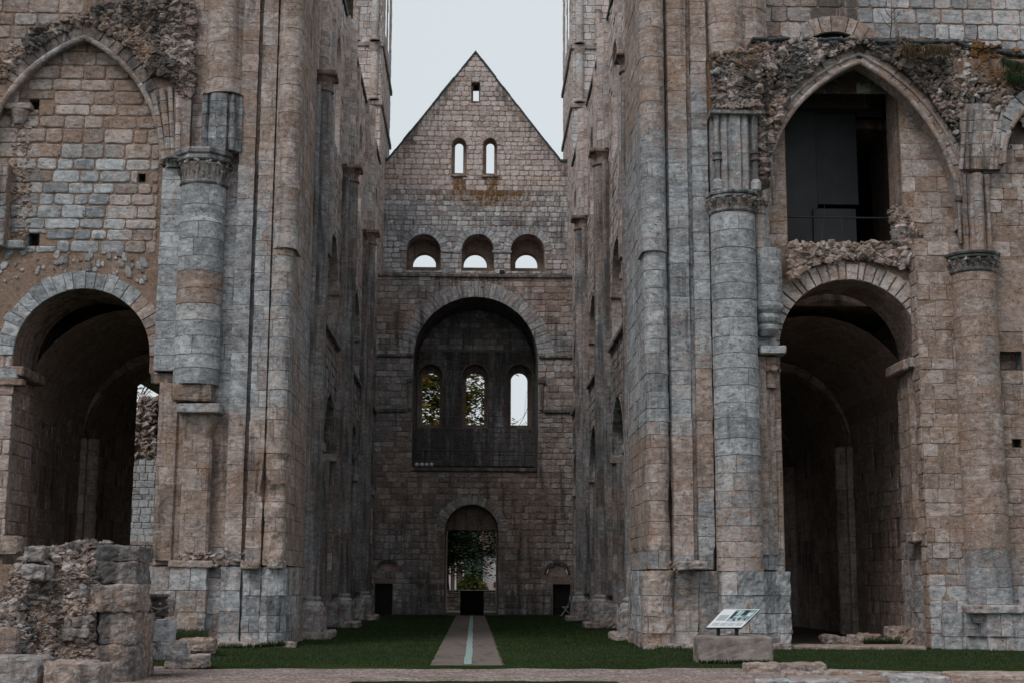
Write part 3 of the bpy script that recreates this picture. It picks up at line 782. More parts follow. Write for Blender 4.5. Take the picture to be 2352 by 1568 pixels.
for i, (u_, v_, s_) in enumerate([(575, 1296, .3), (632, 1296, .28), (505, 1500, .5), (560, 1497, .6), (620, 1490, .5), (655, 1484, .3)]):
    p = at(u_, v_, 37.55); rblock(mb, (p.x, 37.75, max(.02, p.z)), (s_*1.6, .6, .2), i, .05, 6, col=(.5, .3, 0, .4), moss=.1)
for i in range(60):
    p = at(RND.uniform(410, 600), RND.uniform(1262, 1300), 37.93); rock(mb, p, RND.uniform(.06, .14), RND, (RND.random(), .15, 0, .1), 0, .6)
mb.build('plinth', STONE, pl)

# ------------------------------------------------------------------ crossing: right side
tr = thing('transept_wall', 'right crossing wall with a dark pointed opening above a tall round archway', 'wall', (11., Y0, 0))
RWt = tfn(zf=lambda p: interp(p.z, [(0, .6), (2.2, .45), (3, .2), (8, .2), (12, .3), (20, .4)]), sp=.3, val=.55, vs=.4, crust=.02, cs=.3)
lowR = roundop(1790, 2114, 643, 0., 806)
XR1 = 26.
big_ = pointed(1755, 470, 1973, 146, 2203, 500, Z(556, Y0), Y0-.5)
FR5 = Frame((0, Y0-.5, 0), (1, 0, 0), (0, -1, 0))
win = Op(q(1808, 500)[0], q(2074, 500)[0], Z(556, Y0), [], 30)
winp = Op(win.a, win.b, win.z0, [(c, z_, r_-.05) for c, z_, r_ in big_.arcs])
mb = MB()
sheet(mb, FW, X(1700, Y0), X(2130, Y0)+3, 0, big_.apex()+.3, [lowR, Op(win.a, win.b, win.z0, [], 14.0+3)], 0, (.35, .1, 1, 0), zstep=2)
mb.build('wall', STONE, tr)
mb = MB()
zsR = Z(548, Y0)
def keepR(s, z):
    if Z(625, Y0) < z < Z(552, Y0) and lowR.a-.2 < s < lowR.b+.1: return False
    return not (s > win.a-.02 and s < win.b+.02 and z > win.z0)
winbig = Op(win.a, win.b, win.z0, [], 20.); winbig.mg = .01
ashlar(mb, FW, X(1762, Y0), X(2130, Y0)+2.6, 0, big_.apex()+.2, RWt, [lowR, winbig], rows=(.34, .52), wid=(.4, .75), d=.014, gap=.008, j=.014, seed=51, margin=.42, keep=keepR)
mb.build('inner_ashlar', STONE, tr)
mb = MB(); voussoirs(mb, FW, lowR, .5, tfn(cool=.3, val=.7, vs=.35, crust=0, cs=.2), 0, .045, .27, 8, tj=.14, gap=.022); mb.build('arch_ring', STONE, tr)
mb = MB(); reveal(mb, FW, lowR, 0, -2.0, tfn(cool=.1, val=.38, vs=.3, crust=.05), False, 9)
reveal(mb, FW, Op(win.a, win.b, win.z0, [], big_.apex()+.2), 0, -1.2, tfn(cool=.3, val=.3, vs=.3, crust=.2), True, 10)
mb.build('arch_soffit', STONE, tr)
# proud wall
hole = Op(X(2297, Y0-.5, 815), X(2346, Y0-.5, 815), Z(838, Y0-.5), [], Z(797, Y0-.5)); hole2 = Op(X(2324, Y0-.5, 1010), X(2345, Y0-.5, 1010), Z(1018, Y0-.5), [], Z(1000, Y0-.5))
hole.mg = hole2.mg = 0.
mb = MB()
for h_ in (hole, hole2): reveal(mb, FR5, h_, .03, -.45, tfn(val=.25, crust=.5), True, 4)
sheet(mb, FR5, X(1735, Y0-.5), XR1, big_.arcs[0][1], Z(96, Y0-.5), [big_], 0, (.2, .1, 1, .8), zstep=2)  # mortar coloured dark to stand for the shadowed void over the arch crown
sheet(mb, FR5, X(2114, Y0-.5), XR1, 0, big_.arcs[0][1], [Op(X(2114, Y0-.5)-1, big_.b, Z(545, Y0-.5), [], 30), hole, hole2], 0, (.35, .1, 1, 0), zstep=2)
sheet(mb, FR5, X(1735, Y0-.5), X(1756, Y0-.5), Z(560, Y0-.5), big_.arcs[0][1], [], 0, (.35, .1, 1, 0))
reveal(mb, FR5, Op(big_.a, big_.b, big_.arcs[1][1]-.6, big_.arcs), 0, -.52, RWt, False, 12)
xw = X(2114, Y0-.5)
box(mb, (xw+.01, Y0-.49, 0), (xw+.3, Y0+.0, Z(548, Y0)), (.45, .1, .3, .1))
mb.build('proud_wall', STONE, tr)
mb = MB()
rubtop = lambda s: Z(262 if s < X(2215, Y0) else 300, Y0)
def keepP(s, z):
    if z > Z(395, Y0) and s < X(2290, Y0): return False
    if s < X(2100, Y0) and z > Z(560, Y0): return False
    if z > Z(330+(s-X(2290, Y0))*0, Y0): return False
    if abs(z-(Z(597, Y0)+Z(760, Y0))/2) < 1.0 and s > X(2288, Y0): return False
    if X(2297, Y0) < s+.3 and s-.3 < X(2345, Y0) and Z(838, Y0) < z < Z(797, Y0): return False
    return True
hole_ = Op(X(2297, Y0-.5), X(2345, Y0-.5), Z(838, Y0-.5), [], Z(797, Y0-.5))
hole2_ = Op(X(2330, Y0-.5), X(2375, Y0-.5), Z(1022, Y0-.5), [], Z(1002, Y0-.5))
ashlar(mb, Frame((xw, 0, 0), (0, 1, 0), (-1, 0, 0)), Y0-.52, Y0, 0, Z(548, Y0), tfn(cool=.2, val=.45, crust=.1), [], rows=(.3, .46), wid=(.6, .7), seed=5)
ashlar(mb, FR5, xw, XR1, 0, Z(330, Y0), RWt, [Op(xw-1, big_.b, Z(545, Y0-.5), [(c, z_, r_) for c, z_, r_ in big_.arcs]), hole, hole2], rows=(.3, .46), wid=(.34, .72), d=.014, gap=.008, j=.014, seed=53, margin=.02, keep=keepP)
# plastered patch
a = at(2292, 762, Y0-.5); b = at(2440, 600, Y0-.5)
box(mb, (a.x, Y0-.53, a.z), (b.x+3, Y0-.49, b.z), (.8, .05, .55, 0), bev=.01)

mb.build('ashlar_facing', STONE, tr)
mb = MB()
RAr = tfn(cool=.3, val=.5, vs=.3, crust=.06, cs=.3)
voussoirs(mb, FR5, big_, .48, RAr, -.05, .03, .5, 16, tj=.04)
archtube(mb, FR5, big_, .075, .03, .06, RAr, 10, 7)
archtube(mb, FR5, big_, .05, .26, .04, RAr, 8, 8)
mb.build('pointed_arch_ring', STONE, tr)
# corework above the arch
mb = MB()
def mossR(p):
    m = 0
    if p.x < X(1745, Y0) and p.z > Z(250, Y0): m = .42
    if p.z > Z(140, Y0) and p.x > X(2080, Y0): m = .45
    if p.x > X(2250, Y0) and p.z > Z(200, Y0): m = .6
    return m+(.15 if p.z > Z(180, Y0) else 0)
RBR = tfn(cool=.3, sp=.3, val=.3, vs=.9, crust=.36, cs=1.0, ns=.6, mf=mossR)
ext = 2900
rubble(mb, [(1738, 100), (1760, 92), (2200, 92), (2352, 122), (ext, 150), (ext, 330), (2352, 300), (2330, 262), (2200, 260), (2190, 330), (2160, 300), (2080, 180), (1973, 100), (1880, 150), (1800, 235), (1760, 330), (1742, 240)],
       Y0-.62, 13000, .1, 7, RBR, excl=lambda x, z: big_.inside(x, z, .46), dy=.4)
rubble(mb, [(1634, 128), (1740, 110), (1745, 250), (1640, 250)], Y0-1.12, 1100, .11, 8, RBR, dy=.3, big=.04)
rubble(mb, [(1808, 562), (2110, 556), (2112, 622), (2040, 608), (1950, 590), (1860, 612), (1812, 650)], Y0-.12, 1500, .12, 9, tfn(cool=.2, val=.45, vs=.5, crust=.15), excl=lambda x, z: lowR.inside(x, z, .45), dy=.3)
rubble(mb, [(2045, 480), (2065, 470), (2110, 540), (2112, 560), (2050, 562)], Y0-.15, 500, .12, 19, RBR, dy=.3)
rubble(mb, [(1742, 235), (1800, 235), (1772, 330), (1762, 420), (1744, 430)], Y0-.6, 900, .13, 29, RBR, dy=.1)
box(mb, (X(1745, Y0), Y0-.6, Z(430, Y0)), (X(1762, Y0), Y0-.4, Z(110, Y0)), (.3, .2, .8, .45))
# mass behind the rubble on the left, over the column
box(mb, (X(1640, Y0-1.1)+.05, Y0-1.1, Z(250, Y0-1.1)), (X(1738, Y0-1.1), Y0, Z(132, Y0-1.1)), (.3, .1, .8, .2), .7)
mb.build('rubble_core', STONE, tr)
mb = MB()    # relieving arch of thin stones
rel = Op(big_.a-.62, big_.b+.62, big_.z0, [(c, z_, r_+.52) for c, z_, r_ in big_.arcs])
voussoirs(mb, FR5, rel, .26, tfn(cool=.3, val=.32, vs=.7, crust=.4, cs=.8), .0, .14, .13, 18, tj=.5, gap=.02, amin=.25, amax=pi-.35)
mb.build('relieving_arch', STONE, tr)
mb = MB()    # ledge behind the rubble, lead strip on it
zl = Z(92, Y0-.4)
box(mb, (X(1732, Y0), Y0-.49, zl-.5), (X(2210, Y0), Y0+1.0, zl-.02), (.2, .2, .8, .9), .5)
box(mb, (X(2205, Y0), Y0-.75, zl-1.2), (XR1, Y0+1.0, zl-.5), (.3, .2, .8, .4), .5)
mb.build('ledge', STONE, tr)
mb = MB(); pts = []
rnd = random.Random(4)
for i in range(60):
    u_ = 1728+i*13; vv = 91 if u_ < 2010 else (97 if u_ < 2200 else 100+(u_-2200)*.2)
    pts.append(at(u_, vv+rnd.uniform(-1.5, 1.5), Y0-.72)+Vector((0, rnd.uniform(-.05, .05), 0)))
tube(mb, pts, [.05+.03*(i % 7 == 3) for i in range(60)], 8); tube(mb, [p+Vector((0, .25, .03)) for p in pts], .06, 8)
mb.build('lead_flashing', LEAD, tr)
# wall set back above the ledge with the dark half-buried arch
FRB = Frame((0, Y0+.9, 0), (1, 0, 0), (0, -1, 0))
hb = Op(X(1875, Y0+.9), X(2012, Y0+.9), Z(120, Y0+.9), [((X(1875, Y0+.9)+X(2012, Y0+.9))/2, Z(64, Y0+.9)-1.3, 1.3)])
mb = MB(); sheet(mb, FRB, X(1700, Y0+.9), XR1, zl-1, ZTOP-4, [hb], 0, (.4, .2, 1, .1), zstep=2)
ashlar(mb, FRB, X(1712, Y0+.9), XR1, zl-1, ZTOP-4, tfn(zf=lambda p: .25 if p.x < 11 else .75, val=.6, vs=.4, cf=lambda p: .9 if abs(p.x-X(1965, Y0)) < .65 else .02, mf=lambda p: .35 if abs(p.x-X(1965, Y0)) < .5 else 0), [hb], rows=(.36, .5), wid=(.4, .8), d=.03, gap=.018, j=.02, seed=57, margin=.05)
voussoirs(mb, FRB, hb, .5, tfn(cool=.2, val=.6), 0, .05, .35, 3)
reveal(mb, FRB, hb, 0, -1.2, tfn(val=.1, crust=.6), True, 3)
box(mb, (hb.a-.5, Y0+2.1, zl-1), (hb.b+.5, Y0+2.3, hb.apex()+.5), (.1, .2, .5, .9))
mb.build('upper_wall', STONE, tr)
# springer over the far column: ribbed block
mb = MB(); YR = Y0-.75
for (u0, u1, v0, v1, dy, cc) in ((2212, 2285, 238, 388, 0, (.45, .35, .1, .15)),):
    a = at(u0, v1, YR); b = at(u1+8, v0, YR)
    courses(mb, [(a.x, Y0-.3), (a.x, YR+.05), (a.x+.1, YR), (b.x-.1, YR), (b.x, YR+.05), (b.x, Y0-.3)], a.z, b.z, tfn(cool=.35, val=.4, vs=.35, crust=.25, cs=.4), 61, ch=(.3, .42), sl=(.4, .6), rough=.02)
for ub, ut in ((2207, 2218), (2221, 2233), (2277, 2290), (2287, 2302)):
    pb, pt = at(ub, 390, YR-.02), at(ut, 250, YR-.02)
    for j in range(5): tube(mb, [pb.lerp(pt, j/5), pb.lerp(pt, (j+1)/5-.015)], .06, 8, RAr(pb, RND.random())[0])
mb.build('springer', STONE, tr)
mb = MB()    # foot of the next arch on the right
oR = pointed(2300, 385, 2470, 210, 2640, 385, 0, Y0-.5)
voussoirs(mb, FR5, oR, .45, tfn(cool=.8, val=.5, crust=.1), .0, .3, .5, 22); archtube(mb, FR5, oR, .07, .03, .3, RAr, 8, 3)
mb.build('next_arch', STONE, tr)
# cluster of shafts on the far capital
YK = Y0-.72; mb = MB()
a, b = X(2212, YK, 470), X(2276, YK, 470)
plan = [(a-.02, Y0-.4)]+arcpts(a+.07, YK+.07, .07, 180, 360, 6)+[(a+.16, YK+.1), (a+.2, YK-.02), (a+.3, YK-.05)]+arcpts((a+b)/2, YK-.08, .13, 190, 350, 6)+[(b-.3, YK-.05), (b-.2, YK-.02), (b-.16, YK+.1)]+arcpts(b-.07, YK+.07, .07, 180, 360, 6)+[(b+.02, Y0-.4)]
courses(mb, plan, Z(572, YK), Z(388, YK), tfn(cool=.35, val=.48, vs=.35, crust=.12), 62, ch=(.36, .55), sl=(.8, 1.5), rough=.008)
mb.build('shaft_cluster', STONE, tr)
mb = MB(); pc = at(2206, 470, YK); tube(mb, [at(2206, 560, YK+.1), at(2202, 462, YK+.1)], .06, 8, (.4, .35, 0, .4)); tube(mb, [at(2202, 463, YK+.1), at(2203, 452, YK+.1)], .11, 10, (.4, .3, 0, .7))
mb.build('annulet_shaft', STONE, tr)
# far right column
YQ = Y0-.55; mb = MB(); rQ = (X(2289, YQ, 700)-X(2191, YQ, 700))/2*1.0; xQ = X(2241, YQ, 700)
column(mb, X(2248, YQ, 900), YQ, rQ, Z(1425, YQ), Z(612, YQ-.5), tfn(zf=lambda p: interp(p.z, [(0, .7), (2.4, .6), (3, .15), (6, .25), (8, .3), (12, .25)]), sp=.25, val=.42, vs=.3, crust=.0, cs=.2), 63, ch=(.4, .58), sl=(1.7, 2.8), rough=.01)
cs2 = mb.build('round_column', STONE, tr)
xq = X(2248, YQ, 900)
mb = MB(); capital(mb, xq, YQ, Z(612, YQ-.5), Z(566, YQ-.5), rQ, None, 7, 1.14, .75, sides=24); mb.build('capital', STONE, cs2)
mb = MB()
lathe(mb, xq, YQ, [(rQ*1.12, 0), (rQ*1.12, .35), (rQ*1.3, .36)], 24, (.5, .8, 0, .1))
courses(mb, [(X(2135, YQ), Y0), (X(2140, YQ), Y0-.75), (X(2215, YQ), Y0-.78), (X(2220, YQ), Y0-1.25), (X(2315, YQ), Y0-1.25), (X(2330, YQ), Y0-.8), (X(2500, YQ), Y0-.75), (XR1, Y0-.75)], -.1, .95, tfn(cool=.55, val=.6, vs=.3, crust=.05), 64, ch=(.36, .5), sl=(.5, .8), rough=.03, jit=.02)
rblock(mb, (xq, YQ-.2, 1.05), (1.5, 1.2, .22), 3, .03, 8, col=(.6, .5, 0, .1))
mb.build('base', STONE, tr)
# right jamb of the lower arch: impost and shaft
mb = MB(); a = lowR.b
box(mb, (a-.42, Y0+.25, Z(838, Y0)), (a+.1, Y0+2.0, Z(812, Y0)), (.5, .3, 0, .15), bev=.05)
rblock(mb, (a-.1, Y0+.2, Z(824, Y0)), (.5, .7, .28), 6, .02, 8, col=(.6, .4, 0, .05))
courses(mb, [(a+.1, Y0+2), (a-.12, Y0+1.9), (a-.14, Y0+.9)]+arcpts(a-.02, Y0+.5, .22, 180, 250, 5)+[(a+.05, Y0+.06), (a+.3, Y0+.0)], Z(1220, Y0), Z(838, Y0), tfn(cool=.3, val=.42, vs=.3, crust=.1), 65, ch=(.4, .55), sl=(.4, .6), rough=.02)
courses(mb, [(a+.1, Y0+2), (a-.2, Y0+1.9), (a-.2, Y0+.5), (a-.12, Y0+.02), (a+.35, Y0-.02)], 0, Z(1232, Y0), tfn(cool=.4, val=.4, vs=.3, crust=.1), 66, ch=(.4, .6), sl=(.4, .6), rough=.04, jit=.02)
rblock(mb, (a-.12, Y0+.15, Z(1228, Y0)), (.75, .7, .28), 8, .04, 8, col=(.45, .3, 0, .2))
mb.build('impost', STONE, tr)
mb = MB()   # rough broken stones at the foot of the jamb and on the threshold
for i, (u_, v_, s_, h_) in enumerate(((2072, 1470, .7, .5), (1945, 1478, .9, .2), (2010, 1480, 1.0, .18), (1990, 1470, .8, .3), (1915, 1480, .5, .25))):
    p = at(u_, v_, Y0+1.2); rblock(mb, (p.x, Y0+1.4, h_/2), (s_, .8, h_), i+40, .09, 7, col=(.45, .35, 0, .15))
mb.build('broken_footing', STONE, tr)

# right crossing pier
pr = thing('crossing_pier', 'tall right crossing pier of bundled shafts behind a round column with leaf capital', 'pier', (6., 38.5, 0))
sR = [(0, .55), (2.2, .65), (2.6, .1), (5.4, .05), (6.1, .75), (9, .85), (13.5, .8), (15, .35), (17, .2), (30, .2)]
RTp = tfn(zf=lambda p: interp(p.z-(1.6 if p.x > 6.2 else 0), sR), sp=.3, val=.55, vs=.22, crust=.1, cs=.35)
def erodeR(p):
    e = 0
    if p[0] < 5.4 and 1.9 < p[2] < 4.6: e += .05*max(0, nz(p, 1.6, 7.)+.25)*1.6
    if p[2] < 2.6: e += .1*max(0, nz(p, 1.8, 2.)+.1)
    return e
rS = (X(1535, 37.9)-X(1482, 37.9))/2; cS = X(1482, 37.9)+rS
PR = [(6.8, 42.2), (cS-rS, 42.2)]+[(x_, y_) for x_, y_ in arcpts(cS, 37.98, rS, 180, 360, 12)]+[(X(1538, 38), 38.12), (X(1544, 37.9), 37.95), (X(1588, 37.9), 37.95), (X(1590, 38), 38.1), (X(1598, 38), 38.12), (X(1600, 38), 38.02), (X(1636, 38), 38.02), (X(1640, 38.2), 38.25), (X(1760, 38.2), 38.3), (X(1785, Y0), 38.7)]
mb = MB()
multi(mb, PR, Z(1305, 38), ZTOP, RTp, 71, ch=(.34, .56), sl=(.5, .85), rough=.014, jit=.012, erode=erodeR)
r = (X(1535, 37.9)-X(1477, 37.9))/2; cx = X(1477, 37.9)+r
courses(mb, [(cx-r, 38.8)]+arcpts(cx, 37.93, r, 180, 360, 14), Z(578, 37.9), ZTOP, RTp, 72, ch=(.34, .5), sl=(1.2, 2), rough=.012)
box(mb, (cx+.35, 38.35, 0), (6.8, 42, ZTOP), (.2, .2, .8, .5))
mb.build('pier_shafts', STONE, pr)
YD = 37.95; rD = (X(1741, YD, 800)-X(1638, YD, 800))/2; xD = X(1691, YD, 900)
mb = MB()
column(mb, xD, YD, rD, Z(1400, YD), Z(478, YD-.6), tfn(zf=lambda p: interp(p.z, [(0, .3), (2, .2), (4.5, .45), (5.2, .85), (8, 1.), (13, .95)]), sp=.15, val=.62, vs=.22, crust=.05, cs=.1), 73, ch=(.38, .55), sl=(1.7, 2.8), rough=.01, joint=.016, n=40)
cs3 = mb.build('round_column', STONE, pr)
mb = MB(); capital(mb, xD, YD, Z(478, YD-.6), Z(430, YD-.6), rD, None, 9, 1.1, .55, sides=10, rot=.3); mb.build('capital', STONE, cs3)
mb = MB(); a, b = X(1660, YD-.3, 350), X(1716, YD-.3, 350); z0_, z1_ = Z(432, YD-.4), Z(255, YD-.4)
plan = [(a-.3, YD+.4), (a-.28, YD-.1), (a-.05, YD-.1), (a-.05, YD-.3), (a, YD-.36), (a+.1, YD-.36), (a+.16, YD-.3), (a+.2, YD-.4), (b-.2, YD-.4), (b-.16, YD-.3), (b-.1, YD-.36), (b, YD-.36), (b+.05, YD-.3), (b+.05, YD-.1), (b+.28, YD-.1), (b+.3, YD+.4)]
courses(mb, plan, z0_, z1_, tfn(cool=.65, val=.58, vs=.25, crust=.12, cs=.3), 74, ch=(.45, .6), sl=(2.5, 3), rough=.006, jit=.004)
box(mb, (a-.35, YD-.5, z1_-.03), (b+.4, YD+.4, z1_+.1), (.5, .5, 0, .3), bev=.02)
mb.build('pier_fragment', STONE, pr)
for sx, uu in ((-1, 1646), (1, 1733)):
    mb = MB(); x_ = X(uu, YD-.2, 350)
    column(mb, x_, YD-.28, .085, Z(415, YD-.4), z1_, tfn(cool=.6, val=.5, crust=.45, cs=.4), 75, ch=(.7, 1.), sl=(3, 4), n=12, rough=.004)
    lathe(mb, x_, YD-.28, [(.1, z0_), (.15, z0_+.05), (.15, z0_+.25), (.12, z0_+.3), (.1, z0_+.34)], 14, (.6, .6, 0, .1))
    zz = Z(352, YD-.4); lathe(mb, x_, YD-.28, [(.09, zz-.12), (.14, zz-.1), (.14, zz-.06), (.1, zz-.03), (.1, zz+.06), (.14, zz+.09), (.14, zz+.13), (.09, zz+.15)], 14, (.3, .5, 0, .8))
    mb.build('colonnette', STONE, pr)
mb = MB(); column(mb, X(1682, 38.3), 38.4, .52, Z(128, 38), ZTOP, tfn(cool=.3, val=.62, vs=.3), 76, ch=(.4, .6), sl=(1.7, 2.8)); mb.build('upper_shaft', STONE, pr)
mb = MB()    # rubble mass between
p0 = at(1640, 258, YD-.2); p1 = at(1742, 236, YD-.2)
box(mb, (p0.x, YD-.3, p0.z), (X(1738, YD), Y0, Z(235, YD)+.8), (.3, .1, .7, .2), .4)
mb.build('rubble_block', STONE, pr)
# small side column on stepped corbel
mb = MB(); YE = 38.05; xE = X(1756, YE-.1)
column(mb, xE, YE+.08, .17, Z(560, YE-.2), Z(480, YE-.2), tfn(cool=.5, val=.5), 77, ch=(.5, .8), sl=(3, 4), n=16)
mb.build('side_shaft', STONE, pr)
mb = MB(); smallcap(mb, xE, YE+.05, Z(482, YE-.2), Z(447, YE-.2), .17, .25, tfn(cool=.2, val=.35, crust=.4, moss=.2), 3); mb.build('side_capital', STONE, pr)
mb = MB(); xF = X(1770, YE); 
col_t = tfn(cool=.85, val=.42, vs=.25, crust=.2, cs=.3)
column(mb, xF, YE+.15, .42, Z(685, YE-.3), Z(560, YE-.3), col_t, 78, ch=(.38, .5), sl=(.7, 1.2), n=24, rough=.012)
def zz(v): return Z(v, YE-.3)
lathe(mb, xF-.02, YE+.15, [(.2, zz(762)), (.33, zz(748)), (.33, zz(740)), (.3, zz(736)), (.36, zz(730)), (.39, zz(722)), (.36, zz(714)), (.35, zz(712)), (.44, zz(704)), (.47, zz(696)), (.45, zz(688)), (.4, zz(684))], 28, (.4, .8, 0, .35))
mb.build('stepped_corbel', STONE, pr)
mb = MB(); a = at(1745, 812, YE-.1); b = at(1806, 794, YE-.1)
rblock(mb, ((a.x+b.x)/2, YE+.3, (a.z+b.z)/2), (b.x-a.x, 1., b.z-a.z), 9, .012, 10, col=(.7, .7, 0, 0))
courses(mb, [(X(1742, YE), YE+.5), (X(1742, YE), YE+.2), (X(1790, YE), YE+.2), (X(1790, YE), YE+.6)], Z(794, YE), Z(764, YE), tfn(cool=.6, val=.6), 79, ch=(.3, .5), sl=(.3, .5))
smallcap(mb, X(1775, YE), YE+.35, Z(882, YE), Z(812, YE), .16, .26, tfn(cool=.05, val=.3, crust=.2), 4)
mb.build('impost_capital', STONE, pr)
mb = MB()
courses(mb, [(X(1744, YE), YE+.6), (X(1744, YE), YE+.1), (X(1762, YE), YE+.1), (X(1762, YE), YE+.4), (X(1786, YE), YE+.42), (X(1787, YE), Y0+2)], Z(1270, YE), Z(812, YE), tfn(cool=.2, val=.5, vs=.35), 80, ch=(.42, .6), sl=(.5, .8), rough=.015)
mb.build('side_pilaster', STONE, pr)
mb = MB()
multi(mb, PR, -.1, Z(1308, 38), tfn(cool=.48, sp=.5, val=.55, vs=.35, crust=.12, cs=.5), 82, ch=(.42, .58), sl=(.5, .8), rough=.04, jit=.02, erode=lambda p: -.1+.6*erodeR(p)-.12*nz(p, .8, 3))
PB = [(X(1636, 38), 38.2), (X(1648, 37.5), 37.45), (X(1665, 37.4), 37.3), (X(1745, 37.4), 37.3), (X(1765, 37.6), 37.75), (X(1804, 37.9), 37.95), (X(1806, 38), 38.2), (X(1800, 38), Y0+2.0), (8., Y0+2.2)]
courses(mb, PB, -.1, Z(1308, 38), tfn(cool=.48, sp=.5, val=.55, vs=.4, crust=.08, cs=.5, moss=0), 81, ch=(.42, .58), sl=(.5, .8), rough=.04, jit=.02, joint=.012, jw=.014, erode=lambda p: .08*max(0, nz(p, 1.3, 2.)+.1))
for i, (u_, v_, s_) in enumerate([(1590, 1298, .5), (1520, 1500, .6), (1600, 1500, .5), (1780, 1498, .5)]):
    p = at(u_, v_, 37.5); rblock(mb, (p.x, 37.65, max(.02, p.z)), (s_*1.6, .6, .22), i+9, .05, 6, col=(.5, .4, 0, .3), moss=.1)
rnd = random.Random(21)
for i in range(60):
    p = at(rnd.uniform(1503, 1600), rnd.uniform(1285, 1325), 37.86); rock(mb, p, rnd.uniform(.05, .11), rnd, (rnd.random(), .25, 0, .1), 0, .6)
mb.build('plinth', STONE, pr)
# ------------------------------------------------------------------ nave walls
WX = 5.25; ZN = 23.8; YB = 75.0; YG = 79.0
PIERS = [44.0, 54.5, 65.0]
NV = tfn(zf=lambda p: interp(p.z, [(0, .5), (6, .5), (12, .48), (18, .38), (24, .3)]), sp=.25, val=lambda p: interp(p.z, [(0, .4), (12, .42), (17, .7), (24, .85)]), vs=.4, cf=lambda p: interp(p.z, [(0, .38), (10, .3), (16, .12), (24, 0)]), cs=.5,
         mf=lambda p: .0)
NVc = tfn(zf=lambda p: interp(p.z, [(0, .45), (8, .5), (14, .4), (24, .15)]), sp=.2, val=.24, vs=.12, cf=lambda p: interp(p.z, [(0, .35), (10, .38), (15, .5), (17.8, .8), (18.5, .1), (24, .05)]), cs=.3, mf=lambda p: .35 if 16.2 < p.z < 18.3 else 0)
NVs = tfn(cool=.55, sp=.15, val=.2, vs=.08, crust=.42, cs=.3)
